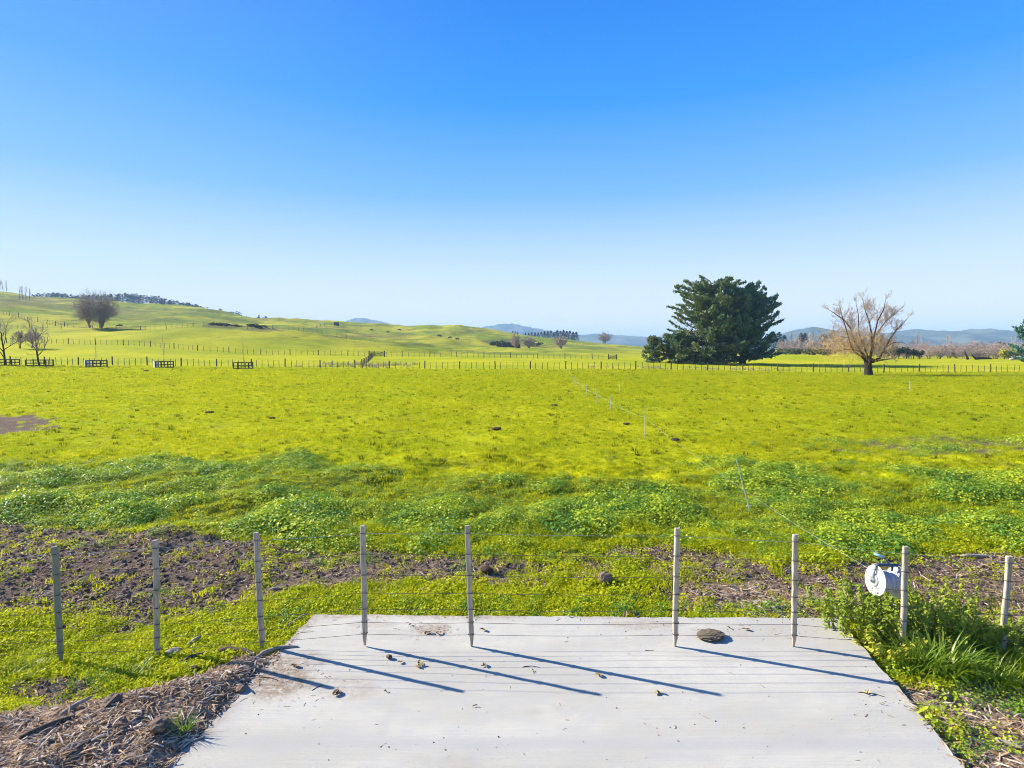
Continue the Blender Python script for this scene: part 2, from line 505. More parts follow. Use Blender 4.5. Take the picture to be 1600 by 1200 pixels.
# concrete
t = NT('broom_concrete')
wp = t.pos()
n1 = t.noise(t.pos((.5, 1.2, 1)), .9, 5)
n2 = t.noise(t.pos((1.2, 60, 1)), 1.0, 3)
n3 = t.noise(wp, 110, 4)
c = t.mix(t.rng(n1, .3, .7), (.43, .405, .315), (.57, .54, .43))
c = t.mix(t.rng(t.noise(wp, 4.5, 6, .7), .42, .62, 0, .45), c, (.44, .425, .385))
c = t.mix(t.rng(t.noise(t.pos((.7, 1, 1)), 1.7, 6, .72), .55, .72, 0, .42), c, (.36, .315, .235))
c = t.mix(t.rng(n2, .4, .75, 0, .42), c, (.40, .38, .345))
c = t.mix(t.rng(n3, .5, .66, 0, .7), c, (.27, .255, .24))
c = t.mix(t.rng(t.noise(wp, 45, 3), .64, .72, 0, .7), c, (.3, .28, .26))
c = t.mix(t.math('MULTIPLY', t.attr('band'), t.rng(n1, .2, .7, .35, .8)), c, (.38, .365, .335))
df = t.math('MULTIPLY', t.attr('dirt'), t.rng(t.noise(wp, 17, 5, .7), .3, .6))
c = t.mix(df, c, (.27, .20, .13))
M['concrete'] = t.pri(c, .9, .2, t.bump(t.math('ADD', t.math('MULTIPLY', n2, .6), t.math('MULTIPLY', n3, .5)), .35, .006))

# weathered wood
def wood(name, a, b, dark, moss, mossf=.5):
    t = NT(name)
    g = t.noise(t.pos((40, 40, 2.2), False), 2.2, 6, .7)
    c = t.mix(t.rng(g, .35, .65), a, b)
    c = t.mix(t.rng(g, .60, .72, 0, .8), c, dark)
    mz = t.noise(t.pos((3, 3, 2), True), 2.4, 5, .7)
    c = t.mix(t.rng(mz, .5, .68, 0, mossf), c, moss)
    return t.pri(c, .88, .15, t.bump(g, .6, .006))
M['batten'] = wood('weathered_batten', (.52, .45, .35), (.32, .275, .21), (.11, .09, .07), (.24, .24, .14), .7)
M['batten_green'] = wood('green_treated_batten', (.27, .28, .21), (.20, .22, .16), (.10, .10, .07), (.24, .27, .14), .7)
M['post'] = wood('old_post', (.10, .085, .065), (.065, .055, .045), (.03, .03, .02), (.13, .13, .07), .3)
M['post_pale'] = wood('grey_post', (.22, .19, .15), (.15, .13, .10), (.06, .05, .04), (.13, .13, .07), .3)
M['wire'] = plain('rusty_wire', (.10, .065, .05), (.16, .12, .10), 9, .6, .3)
M['galv'] = plain('galvanised_wire', (.42, .44, .46), (.33, .35, .38), 9, .4, .5, metal=.6)
M['poly'] = plain('white_polywire', (.60, .61, .61), (.48, .5, .52), 60, .6, .3)
M['plastic'] = plain('white_plastic', (.56, .55, .53), (.47, .46, .44), 8, .35, .5)
M['plastic_old'] = plain('greyish_plastic', (.33, .34, .34), (.25, .26, .27), 12, .5, .4)
M['woundwire'] = plain('wound_polywire', (.62, .63, .66), (.40, .42, .46), 3, .7, .3, .6, (90, 1, 1))
M['bluegrey'] = plain('blue_grey_plastic', (.05, .085, .14), (.04, .07, .12), 10, .45, .4)
M['lightblue'] = plain('light_blue_plastic', (.30, .55, .68), (.25, .5, .63), 10, .4, .4)
M['metal'] = plain('grey_metal', (.35, .36, .36), (.28, .28, .28), 14, .45, .5, metal=.7)
M['bark'] = plain('dark_bark', (.028, .022, .018), (.06, .048, .038), 3, .9, .1, .6, (4, 4, 1), bd=.05)
M['bark_pale'] = plain('pale_bark', (.20, .16, .12), (.30, .25, .20), 3, .9, .1, .4, (4, 4, 1))
M['twig_tan'] = plain('tan_twigs', (.34, .255, .19), (.47, .37, .28), .3, .8, .1, world=True)
M['twig_orange'] = plain('orange_twigs', (.56, .31, .06), (.60, .40, .12), .3, .8, .1, world=True)
M['twig_grey'] = plain('grey_purple_twigs', (.34, .27, .25), (.46, .37, .32), .2, .8, .1, world=True)
M['twig_pink'] = plain('pinkish_twigs', (.50, .37, .30), (.38, .29, .24), .1, .8, .1, world=True)
M['rock'] = plain('pale_stone', (.30, .28, .25), (.45, .43, .40), 14, .9, .2, .8, bd=.02)
M['dung'] = plain('dried_dung', (.19, .15, .09), (.30, .25, .17), 20, .95, .1, 1.0, bd=.03)
M['dung_dark'] = plain('dark_dung', (.05, .035, .025), (.09, .06, .04), 14, .9, .1, .6)
M['stick'] = plain('grey_stick', (.26, .21, .16), (.38, .33, .27), 6, .9, .1, .5, (9, 9, 2))
M['stick_dark'] = plain('dark_stick', (.07, .05, .04), (.13, .10, .08), 6, .9, .1, .5, (9, 9, 2))
M['leaf_brown'] = plain('dead_leaf', (.17, .10, .05), (.28, .19, .10), 30, .8, .15)
M['leaf_straw'] = plain('straw_leaf', (.45, .36, .16), (.36, .27, .12), 30, .8, .15)
M['cow'] = plain('black_cowhide', (.012, .012, .012), (.02, .018, .016), 3, .7, .2)
M['hut'] = plain('dark_iron', (.035, .045, .05), (.05, .06, .065), 2, .6, .3)
M['white'] = plain('white_paint', (.75, .75, .74), (.66, .66, .65), 3, .6, .3)
def conif(name, a, b, c3, sc=.25):
    t = NT(name)
    nz = t.noise(t.pos(), sc, 4)
    c = t.mix(t.rng(nz, .38, .62), a, b)
    c = t.mix(t.rng(t.noise(t.pos(), 1.4, 2), .58, .7, 0, .6), c, c3)
    return t.pri(c, .7, .2, None, 0, .25)
M['cyp_olive'] = conif('olive_cypress_foliage', (.12, .20, .09), (.21, .25, .10), (.32, .26, .15))
M['cyp_blue'] = conif('blue_green_cypress_foliage', (.06, .17, .13), (.10, .20, .13), (.16, .22, .10))
M['pine'] = conif('dark_pine_foliage', (.022, .045, .03), (.035, .055, .035), (.03, .05, .03), .05)
M['olive'] = conif('olive_foliage', (.09, .12, .03), (.14, .15, .05), (.07, .09, .03), .2)
M['yellow'] = conif('yellow_foliage', (.32, .29, .03), (.40, .34, .04), (.20, .22, .03), .4)
M['scrub'] = conif('dark_scrub', (.035, .05, .025), (.06, .07, .03), (.05, .05, .025), .1)

# ------------------------------------------------------------------ ground sheet
ys = np.concatenate([np.arange(-6, 3, .5), np.arange(3, 18, .07)])
ys = np.concatenate([ys, np.exp(np.linspace(math.log(18), math.log(7500), 250))[0:]])
ss = np.linspace(-1.75, 1.75, 760)
Yg, Sg = np.meshgrid(ys, ss, indexing='ij')
Xg = Sg * (np.maximum(Yg, 0) * .86 + 5.0)
Zg = gz(Xg, Yg)
nr, nc = Yg.shape
mb = MB()
idx = np.arange(nr * nc).reshape(nr, nc)
mb.add(np.stack([Xg, Yg, Zg], -1).reshape(-1, 3), np.stack([idx[:-1, :-1], idx[:-1, 1:], idx[1:, 1:], idx[1:, :-1]], -1).reshape(-1, 4))
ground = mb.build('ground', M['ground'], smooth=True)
ground['kind'] = 'structure'
gpx, gpy, gs, gm, gw, gd = masks(Xg, Yg)
front = (Yg > 2)
def add_attr(me, name, a):
    at_ = me.attributes.new(name, 'FLOAT', 'POINT')
    at_.data.foreach_set('value', np.asarray(a, np.float32).ravel())
add_attr(ground.data, 'soil', gs * front)
add_attr(ground.data, 'mulch', gm)
add_attr(ground.data, 'weed', gw * .8 * front)
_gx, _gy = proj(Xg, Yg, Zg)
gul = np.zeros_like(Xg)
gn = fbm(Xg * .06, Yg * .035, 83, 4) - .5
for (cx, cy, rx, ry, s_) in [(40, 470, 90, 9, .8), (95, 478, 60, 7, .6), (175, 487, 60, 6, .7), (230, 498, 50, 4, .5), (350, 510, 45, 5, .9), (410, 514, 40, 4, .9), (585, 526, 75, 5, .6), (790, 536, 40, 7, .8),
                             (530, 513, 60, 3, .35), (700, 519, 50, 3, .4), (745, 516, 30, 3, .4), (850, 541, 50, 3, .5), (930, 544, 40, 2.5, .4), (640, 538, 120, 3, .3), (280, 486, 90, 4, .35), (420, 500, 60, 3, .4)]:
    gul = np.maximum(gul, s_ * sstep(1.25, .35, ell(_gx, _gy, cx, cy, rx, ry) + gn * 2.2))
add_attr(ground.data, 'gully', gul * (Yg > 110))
hm = sstep(100, 210, Yg) * sstep(1150, 800, gpx) * .9 + sstep(170, 300, Yg) * .5
add_attr(ground.data, 'hill', np.clip(hm, 0, 1))

# ------------------------------------------------------------------ concrete slab
mb = MB()
vs = np.concatenate([np.linspace(-7, 3.2, 12), np.linspace(3.25, 7, 95)])
us = np.linspace(0, 1, 150)
sy = np.linspace(0, 1, 110)
sy = np.concatenate([np.linspace(0, .70, 14), np.linspace(.705, 1, 110)])
Ynear = -7.0
V, A1, A2 = [], [], []
for v_ in sy:
    for u_ in us:
        yl = Ynear + (SBL.y - Ynear) * v_; yr = Ynear + (SBR.y - Ynear) * v_
        xl, xr = edge_x(SBL, SNL, yl), edge_x(SBR, SNR, yr)
        V.append((xl + (xr - xl) * u_, yl + (yr - yl) * u_, 0.0))
V = np.array(V)
# slightly chipped rim
n_, m_ = len(sy), len(us)
I = np.arange(n_ * m_).reshape(n_, m_)
rim = np.concatenate([I[:, 0], I[-1, 1:], I[::-1, -1][1:]])
jit = (fbm(V[rim, 0] * 7, V[rim, 1] * 7, 91, 4) - .5) * .06
V[rim, 0] += jit; V[rim, 1] += jit
mb.add(V, np.stack([I[:-1, :-1], I[:-1, 1:], I[1:, 1:], I[1:, :-1]], -1).reshape(-1, 4))
low = V[rim].copy(); low[:, 2] = -.14
k = len(rim)
mb.add(np.concatenate([V[rim], low]), [(i + 1, i, k + i, k + i + 1) for i in range(k - 1)])
slab = mb.build('concrete_pavement', M['concrete'])
slab['kind'] = 'structure'
va = np.zeros(len(slab.data.vertices) * 3); slab.data.vertices.foreach_get('co', va); va = va.reshape(-1, 3)
px, py = proj(va[:, 0], va[:, 1])
nz = (fbm(va[:, 0] * 3, va[:, 1] * 3, 8, 4) - .5)
dirt = np.zeros(len(va))
for (cx, cy, rx, ry, s_) in [(415, 1060, 75, 34, 1), (480, 1030, 40, 14, .5), (672, 984, 36, 11, .8), (1010, 975, 60, 8, .45), (580, 975, 40, 6, .4), (540, 1075, 60, 20, .35), (990, 962, 120, 5, .6), (760, 962, 90, 5, .6)]:
    dirt = np.maximum(dirt, s_ * sstep(1.25, .4, ell(px, py, cx, cy, rx, ry) + nz * 1.6))
dirt = np.maximum(dirt, .7 * sstep(.13, 0, -slab_dist(va[:, 0], va[:, 1]) + nz * .15) * (va[:, 0] < 0))
add_attr(slab.data, 'dirt', dirt)
yj = G(800, 1162).y
_p0, _p1 = G(622, 1080), G(588, 1165)
_u = np.clip((va[:, 1] - _p0.y) / (_p1.y - _p0.y), 0, 1)
line = np.exp(-((va[:, 0] - (_p0.x + (_p1.x - _p0.x) * _u)) / .03) ** 2) * ((va[:, 1] < _p0.y) & (va[:, 1] > _p1.y)) * .6
add_attr(slab.data, 'band', np.maximum(line, 1) * 0 + np.maximum(line, np.exp(-((va[:, 1] - yj) / .07) ** 2) * .9))

# ------------------------------------------------------------------ scattered cover (stuff)
def protos(name, meshes):
    c = bpy.data.collections.new(name)
    for i, me in enumerate(meshes):
        o = bpy.data.objects.new('%s_%02d' % (name, i), me); c.objects.link(o)
    return c
def scatter(name, coll, P, rot, scl, pick):
    me = bpy.data.meshes.new(name)
    me.vertices.add(len(P)); me.vertices.foreach_set('co', np.asarray(P, np.float32).ravel())
    a = me.attributes.new('rot', 'FLOAT_VECTOR', 'POINT'); a.data.foreach_set('vector', np.asarray(rot, np.float32).ravel())
    a = me.attributes.new('scl', 'FLOAT_VECTOR', 'POINT'); a.data.foreach_set('vector', np.asarray(scl, np.float32).ravel())
    a = me.attributes.new('pick', 'INT', 'POINT'); a.data.foreach_set('value', np.asarray(pick, np.int32))
    o = obj(name, me)
    o['kind'] = 'stuff'
    ng = bpy.data.node_groups.new(name, 'GeometryNodeTree')
    ng.interface.new_socket('Geometry', in_out='INPUT', socket_type='NodeSocketGeometry')
    ng.interface.new_socket('Geometry', in_out='OUTPUT', socket_type='NodeSocketGeometry')
    gi, go = ng.nodes.new('NodeGroupInput'), ng.nodes.new('NodeGroupOutput')
    ci = ng.nodes.new('GeometryNodeCollectionInfo'); ci.inputs[0].default_value = coll
    ci.inputs['Separate Children'].default_value = True; ci.inputs['Reset Children'].default_value = True
    ip = ng.nodes.new('GeometryNodeInstanceOnPoints'); ip.inputs['Pick Instance'].default_value = True
    def na(nm, ty):
        q = ng.nodes.new('GeometryNodeInputNamedAttribute'); q.data_type = ty; q.inputs[0].default_value = nm
        return q.outputs[0]
    L = ng.links.new
    L(gi.outputs[0], ip.inputs['Points']); L(ci.outputs[0], ip.inputs['Instance'])
    L(na('pick', 'INT'), ip.inputs['Instance Index'])
    e2r = ng.nodes.new('FunctionNodeEulerToRotation'); L(na('rot', 'FLOAT_VECTOR'), e2r.inputs[0])
    L(e2r.outputs[0], ip.inputs['Rotation']); L(na('scl', 'FLOAT_VECTOR'), ip.inputs['Scale'])
    L(ip.outputs[0], go.inputs[0])
    md = o.modifiers.new('scatter', 'NODES'); md.node_group = ng
    return o
def blade(mb, x, y, L, wd, az, lean, n=3, z0=0.0, m=0):
    """one bent grass blade"""
    a, b = [], []
    dx, dy = cos(az), sin(az)
    p = np.array([x, y, z0]); ang = lean * .35
    st = L / n
    for k in range(n):
        wk = wd * (1 - (k / n) ** 1.6) * .5
        a.append(p + np.array([-dy, dx, 0]) * wk); b.append(p - np.array([-dy, dx, 0]) * wk)
        p = p + st * np.array([dx * sin(ang), dy * sin(ang), cos(ang)]); ang += lean * 1.3 / n
    v = []
    for q, w_ in zip(a, b): v += [q, w_]
    v.append(p)
    f = [(2 * k, 2 * k + 1, 2 * k + 3, 2 * k + 2) for k in range(n - 1)] + [(2 * n - 2, 2 * n - 1, 2 * n)]
    mb.addl(v, f, m)
def leaf(mb, c, nrm, size, asp=.8, m=0, fold=.25, az=None):
    nrm = np.array(nrm) / np.linalg.norm(nrm)
    a_ = rnd.uniform(0, 2 * pi) if az is None else az
    t_ = np.array([cos(a_), sin(a_), 0]); t_ = t_ - nrm * t_.dot(nrm); t_ /= np.linalg.norm(t_)
    b_ = np.cross(nrm, t_)
    s = size; q = size * asp * .5
    v = [c - t_ * s * .5, c - t_ * s * .1 + b_ * q + nrm * fold * q, c + t_ * s * .3 + b_ * q * .8 + nrm * fold * q, c + t_ * s * .5,
         c + t_ * s * .3 - b_ * q * .8 + nrm * fold * q, c - t_ * s * .1 - b_ * q + nrm * fold * q]
    mb.addl(v, [(0, 1, 2, 3), (0, 3, 4, 5)], m)
def m_tuft(n, L0, L1, wd, spread):
    mb = MB()
    for _ in range(n):
        r = spread * rnd.random() ** .5; a = rnd.uniform(0, 2 * pi)
        blade(mb, r * cos(a), r * sin(a), rnd.uniform(L0, L1), wd * rnd.uniform(.7, 1.3), rnd.uniform(0, 2 * pi), rnd.uniform(.2, 1.3), 2, -.01)
    return mb.mesh('tuft', M['grass'])
def m_weed(n, R, H, s0, s1, mt):
    mb = MB()
    for _ in range(n):
        r = R * rnd.random() ** .5; a = rnd.uniform(0, 2 * pi)
        z = H * (1 - (r / R) ** 2 * .8) * rnd.uniform(.35, 1.05)
        c = np.array([r * cos(a), r * sin(a), z])
        nr_ = (cos(a) * r / R * .7 + rnd.uniform(-.55, .55), sin(a) * r / R * .7 + rnd.uniform(-.55, .55), 1)
        leaf(mb, c, nr_, rnd.uniform(s0, s1), rnd.uniform(.7, 1.0))
    return mb.mesh('weed', mt)
def m_chip(L, wd, th, mt):
    mb = MB()
    ns = 3
    for k in range(1):
        v = []
        bend = rnd.uniform(-.15, .15) * L
        for i in range(ns + 1):
            x = -L / 2 + L * i / ns
            ww = wd * (rnd.uniform(.5, 1) if i in (0, ns) else rnd.uniform(.85, 1.1)) / 2
            zz = bend * (1 - (2 * i / ns - 1) ** 2)
            for (yy, z_) in ((-ww, 0), (ww, 0), (ww * .9, th), (-ww * .9, th)):
                v.append((x, yy, zz + z_))
        f = [(0, 3, 2, 1), (ns * 4, ns * 4 + 1, ns * 4 + 2, ns * 4 + 3)]
        for i in range(ns):
            for j in range(4):
                f.append((i * 4 + j, i * 4 + (j + 1) % 4, i * 4 + 4 + (j + 1) % 4, i * 4 + 4 + j))
        mb.addl(v, f)
    return mb.mesh('chip', mt)
def m_rock(seed, mt, sub=2, jag=.35, flat=.7, name='rock', smooth=False, freq=1.7):
    bm = bmesh.new(); bmesh.ops.create_icosphere(bm, subdivisions=sub, radius=1)
    for v in bm.verts:
        c = v.co
        k = 1 + jag * (float(fbm(c.x * freq + seed * 3.1, c.y * freq + c.z * freq * 1.3, seed, 3)) - .5) * 2
        v.co = Vector((c.x * k, c.y * k, c.z * k * flat))
    for f in bm.faces: f.smooth = smooth
    me = bpy.data.meshes.new(name); bm.to_mesh(me); bm.free(); me.materials.append(mt)
    return me
def cand(n, y0, y1, pw=1.0, smax=1.02):
    """candidate points in the wedge in front of the camera"""
    u = rng.random(n)
    Y = (y0 ** pw + u * (y1 ** pw - y0 ** pw)) ** (1 / pw) if pw else y0 * (y1 / y0) ** u
    X = rng.uniform(-smax, smax, n) * (Y * 1.0 + 1.2)
    return X, Y
def rots(n, tilt=.15):
    return np.stack([rng.uniform(-tilt, tilt, n), rng.uniform(-tilt, tilt, n), rng.uniform(0, 2 * pi, n)], -1)
def put(name, coll, X, Y, sc, np_, tilt=.15, dz=0.0):
    P = np.stack([X, Y, gz(X, Y) + dz], -1)
    s3 = sc if getattr(sc, 'ndim', 1) == 2 else np.repeat(np.asarray(sc)[:, None], 3, 1)
    return scatter(name, coll, P, rots(len(X), tilt), s3, rng.integers(0, np_, len(X)))

tufts = protos('grass_tuft', [m_tuft(16, .05, .13, .011, .09) for _ in range(5)])
M['tussock'] = leafy('tussock_grass', (.10, .12, .008), (.20, .21, .012), (.22, .17, .06), .2, .7, .05, .1)
def m_tussock():
    mb = MB()
    for _ in range(26):
        r = .09 * rnd.random() ** .5; a = rnd.uniform(0, 2 * pi)
        blade(mb, r * cos(a), r * sin(a), rnd.uniform(.08, .17), .014, a + rnd.gauss(0, .8), rnd.uniform(.3, 1.2), 2, -.01)
    return mb.mesh('tussock', M['tussock'])
tussocks = protos('tussock', [m_tussock() for _ in range(4)])
weeds = protos('weed_plant', [m_weed(rnd.choice((40, 55, 75)), .20, rnd.uniform(.10, .19), .018, rnd.uniform(.032, .046), M['weed']) for _ in range(5)])
clovers = protos('clover_plant', [m_weed(28, .11, .055, .014, .028, M['clover']) for _ in range(4)])
chips = protos('chip', [m_chip(rnd.uniform(.06, .17), rnd.uniform(.005, .016), rnd.uniform(.003, .008), M['chip']) for _ in range(9)] +
               [m_chip(rnd.uniform(.07, .18), rnd.uniform(.007, .022), rnd.uniform(.004, .01), M['chip_pale']) for _ in range(3)])
clods = protos('clod', [m_rock(i, M['clod'], 1, .5, .65) for i in range(5)])
rushes = []
for _ in range(3):
    mb = MB()
    for _ in range(22):
        a = rnd.uniform(0, 2 * pi); r = .15 * rnd.random() ** .5
        blade(mb, r * cos(a), r * sin(a), rnd.uniform(.25, .8), .03, a, rnd.uniform(.2, 1.1), 2, -.02)
    rushes.append(mb.mesh('rush', M['rush']))
rushes = protos('rush_clump', rushes)

# pasture grass
X, Y = cand(150000, 6.3, 84, .55)
px, py, so_, mu_, we_, sd = masks(X, Y)
keep = (sd > .05) & (rng.random(len(X)) > np.maximum(so_ * .995, np.maximum(mu_ * 1.02, we_ * .35)))
keep &= ~((Y < 6.6) & (X > 3.2) & (X < 5.2))
X, Y = X[keep], Y[keep]
cl = fbm(X * .7, Y * .7, 52, 3)
sc = (.75 + 1.5 * sstep(9, 70, Y)) * (.5 + 1.1 * cl) * rng.uniform(.6, 1.3, len(X))
put('pasture_grass', tufts, X, Y, np.stack([sc * 1.15, sc * 1.15, sc * .8], -1), 5)
X, Y = cand(15000, 9, 84, .8)
px, py, so_, mu_, we_, sd = masks(X, Y)
cl = fbm(X * .5, Y * .55, 54, 4)
keep = (rng.random(len(X)) < (.34 + .3 * sstep(.43, .6, cl))) & (so_ < .4) & (we_ < .5)
X, Y = X[keep], Y[keep]
sc = (.35 + .8 * rng.random(len(X)) ** 2.5) * (1 + .9 * sstep(20, 90, Y))
put('pasture_tussocks', tussocks, X, Y, np.stack([sc * 1.2, sc * 1.2, sc], -1), 4)
# near ground: grass left of the slab and clover behind it
X, Y = cand(60000, 4.2, 9.5, 1.3, 1.25)
px, py, so_, mu_, we_, sd = masks(X, Y)
keep = (sd > .02) & (rng.random(len(X)) > np.maximum(so_ * .95, mu_ * 1.01))
X, Y, we_ = X[keep], Y[keep], we_[keep]
cl = fbm(X * 1.4, Y * 1.4, 57, 3)
sc = (.4 + 1.25 * cl) * rng.uniform(.6, 1.25, len(X))
h_ = len(X) // 2
put('clover_cover', clovers, X[:h_], Y[:h_], sc[:h_] * 1.05, 4, .3)
put('near_grass', tufts, X[h_:], Y[h_:], sc[h_:] * .8, 5)
# weeds
X, Y = cand(38000, 8.0, 20, 1.6)
px, py, so_, mu_, we_, sd = masks(X, Y)
cl = fbm(X * .75, Y * .95, 61, 4)
pr = we_ * (.5 + .4 * sstep(.36, .58, cl)) * (1 - so_ * .93)
keep = rng.random(len(X)) < pr
X, Y, cl = X[keep], Y[keep], cl[keep]
sc = (.45 + .75 * sstep(.38, .66, cl)) * rng.choice([.6, .8, 1.0, 1.35], len(X)) * rng.uniform(.8, 1.2, len(X))
put('weed_cover', weeds, X, Y, sc, 5, .25)
# weeds along the back of the slab, right border and inside the soil
X, Y = cand(16000, 3.4, 9.2, 1.2, 1.3)
px, py, so_, mu_, we_, sd = masks(X, Y)
back = (sd > .03) & (sd < .55) & (Y > 6.3) & (np.abs(X) < 4)
rt = (X > slab_lr(Y)[1] + .06) & (Y < 5.7) & (fbm(X * 2.2, Y * 2.2, 66, 3) > .52)
spots = (so_ > .4) & (fbm(X * .9, Y * 1.1, 68, 3) > .67)
pr = np.where(back, .8 - .5 * mu_, 0) + np.where(rt, .5, 0) + np.where(spots, .35, 0)
keep = (rng.random(len(X)) < pr) & (sd > .03)
X, Y = X[keep], Y[keep]
put('border_weeds', weeds, X, Y, np.where((X > slab_lr(Y)[1]) & (Y < 5.7), rng.uniform(.35, .95, len(X)), rng.uniform(.3, .75, len(X))), 5, .3)
# soil clods
X, Y = cand(42000, 5.0, 12.5, 1.3, 1.15)
px, py, so_, mu_, we_, sd = masks(X, Y)
keep = (rng.random(len(X)) < np.maximum(so_, mu_ * .25)) & (sd > .03)
X, Y = X[keep], Y[keep]
put('soil_clods', clods, X, Y, .008 + .030 * rng.random(len(X)) ** 3.0, 5, 1.5)
# wood chips
X, Y = cand(230000, 3.2, 9.5, 1.0, 1.35)
px, py, so_, mu_, we_, sd = masks(X, Y)
lft = (X < slab_lr(Y)[0] + .3)
pr = np.where(lft, mu_, mu_ * .6) + so_ * .28
spill = .16 * rng.random(len(X)) ** 2 * sstep(.35, .6, fbm(X * 2, Y * 2.5, 93, 3)) + .01
pr = np.where(lft & (sd < 0), .55, pr)
keep = (rng.random(len(X)) < pr) & (sd > np.where(lft, -spill, -.02)) & ((Y < 6.2) | (sd > 0))
X, Y, sd = X[keep], Y[keep], sd[keep]
P = np.stack([X, Y, np.where(sd < 0.0, .003, gz(X, Y) + .008)], -1)
rr = rots(len(X), .45); rr[sd < 0.02, :2] *= .15
scatter('wood_chip_mulch', chips, P, rr, np.repeat((.16 + .85 * rng.random(len(X)) ** 2.4)[:, None], 3, 1), rng.integers(0, 12, len(X)))
# crumbs on the slab
n = 900
pxs = np.concatenate([rng.uniform(300, 1480, 200), rng.normal(430, 45, 270), rng.normal(675, 24, 110), rng.normal(1130, 90, 90), rng.uniform(520, 1290, 100)])
pys = np.concatenate([rng.uniform(965, 1190, 200), rng.normal(1062, 20, 270), rng.normal(985, 9, 110), rng.normal(983, 7, 90), rng.normal(966, 3, 100)])
gp = np.array([G(a, b) for a, b in zip(pxs, pys)])
sdl = slab_dist(gp[:, 0], gp[:, 1])
gp = gp[(sdl < -.02)]
P = gp.copy(); P[:, 2] = .002
pick = rng.integers(0, 12, len(P))
scatter('slab_crumbs', chips, P, rots(len(P), .12), np.repeat((.08 + .32 * rng.random(len(P)) ** 2.5)[:, None], 3, 1), pick)
pxs = np.concatenate([rng.uniform(280, 1490, 150), rng.normal(1200, 120, 60), rng.normal(1400, 50, 40)])
pys = np.concatenate([rng.uniform(965, 1195, 150), rng.normal(985, 10, 60), rng.normal(1100, 8, 40)])
gp = np.array([G(a, b) for a, b in zip(pxs, pys)]); gp = gp[slab_dist(gp[:, 0], gp[:, 1]) < -.03]; gp[:, 2] = .001
scatter('slab_specks', clods, gp, rots(len(gp), 1.5), np.repeat((.002 + .006 * rng.random(len(gp)) ** 3)[:, None], 3, 1), rng.integers(0, 5, len(gp)))
# dry rushes and ditch growth near the far fence
X = np.concatenate([rng.uniform(-33, -16, 700), rng.uniform(12, 17, 130), rng.uniform(20, 45, 700)])
Y = np.concatenate([rng.uniform(86, 100, 700), rng.uniform(87, 93, 130), rng.uniform(86, 95, 700)])
kp = rng.random(len(X)) < sstep(.44, .62, fbm(X * .35, Y * .5, 81, 3))
X, Y = X[kp], Y[kp]
put('dry_rushes', rushes, X, Y, rng.uniform(.35, 1.2, len(X)) * np.where(X > 10, .6, 1.0), 3)

# ------------------------------------------------------------------ front fence
FY = G(737, 1010).y
fence = empty('wire_fence', (G(737, 1010).x, FY, 0), 'wire fence of pale pointed wooden battens hanging across the end of the concrete', 'fence')
def rel(root, v): return Vector(v) - root.location
BAT = [((86, 855), (95, 1035), 1), ((243, 845), (246, 1033), .5), ((400, 833), (410, 1011), .5), ((567, 822), (570, 1008), 0), ((730, 822), (737, 1010), 0),
       ((1058, 826), (1055, 1012), 0), ((1243, 836), (1240, 1012), 0), ((1415, 855), (1411, 1005), .3), ((1577, 870), (1565, 1025), .4)]
FR = [.945, .775, .60, .45, .315, .205, .105]
WX = []
def batten_mesh(top, bot, mt, seed):
    r_ = random.Random(seed)
    L = (top - bot).length; d = (top - bot).normalized()
    sx_, sy_ = .0245, .019
    rz = r_.uniform(-.35, .35)
    ax = Vector((cos(rz), sin(rz), 0)); ay = d.cross(ax).normalized(); ax = ay.cross(d).normalized()
    mb = MB(); v = []
    hs = [0, .035, .07, .11, .14] + [.14 + (1 - .14) * k / 9 for k in range(1, 10)]
    hs[-1] = 1.0; hs.append(1.0)
    for i, h_ in enumerate(hs):
        wsc = np.interp(h_, [0, .11, .14, 1], [.42, .95, 1, 1]) if seed != 99 else 1
        if i == len(hs) - 1: wsc = .86; h_ = 1.0 + .006
        off = ax * r_.gauss(0, .0022) + ay * r_.gauss(0, .0022)
        for (a, b) in ((-1, -.72), (-.72, -1), (.72, -1), (1, -.72), (1, .72), (.72, 1), (-.72, 1), (-1, .72)):
            v.append(bot + d * (L * h_) + off + ax * (a * sx_ * wsc + r_.gauss(0, .001)) + ay * (b * sy_ * wsc + r_.gauss(0, .001)))
    n = len(hs)
    fl = [(i * 8 + j, i * 8 + (j + 1) % 8, i * 8 + 8 + (j + 1) % 8, i * 8 + 8 + j) for i in range(n - 1) for j in range(8)]
    fl += [tuple(range(8))[::-1], tuple(range((n - 1) * 8, n * 8))]
    mb.addl([tuple(p) for p in v], fl)
    return mb, d, L
for k, (tp, bt, gnv) in enumerate(BAT):
    top, bot = at(tp[0], tp[1], FY), at(bt[0], bt[1], FY)
    gz_ = 0.0 if slab_lr(FY)[0] < bot.x < slab_lr(FY)[1] else gzs(bot.x, FY)
    bot.z = max(bot.z, .004) if gz_ == 0.0 else min(bot.z, gz_ - .01)
    top, bot = rel(fence, top), rel(fence, bot)
    mb, d, L = batten_mesh(top, bot, None, k + 5)
    b = mb.build('batten', M['batten_green'] if gnv == 1 else M['batten'], fence)
    pts = []
    for f in FR:
        mt = MB()
        p = bot + d * (L * f) + Vector((0, -.024, 0)); pts.append(p)
        mt.tube([p + Vector((-.03, .004, .003)), p + Vector((-.018, -.004, 0)), p + Vector((.018, -.004, 0)), p + Vector((.03, .004, -.003))], .0038, 5)
        c = p + Vector((0, .024, 0))
        ring = [c + Vector((cos(a) * .030, sin(a) * .026, .002 * sin(2 * a))) for a in np.linspace(0, 2 * pi, 13)]
        mt.tube([tuple(q) for q in ring], .0026, 4)
        mt.build('wire_tie', M['wire'], b)
    WX.append(pts)
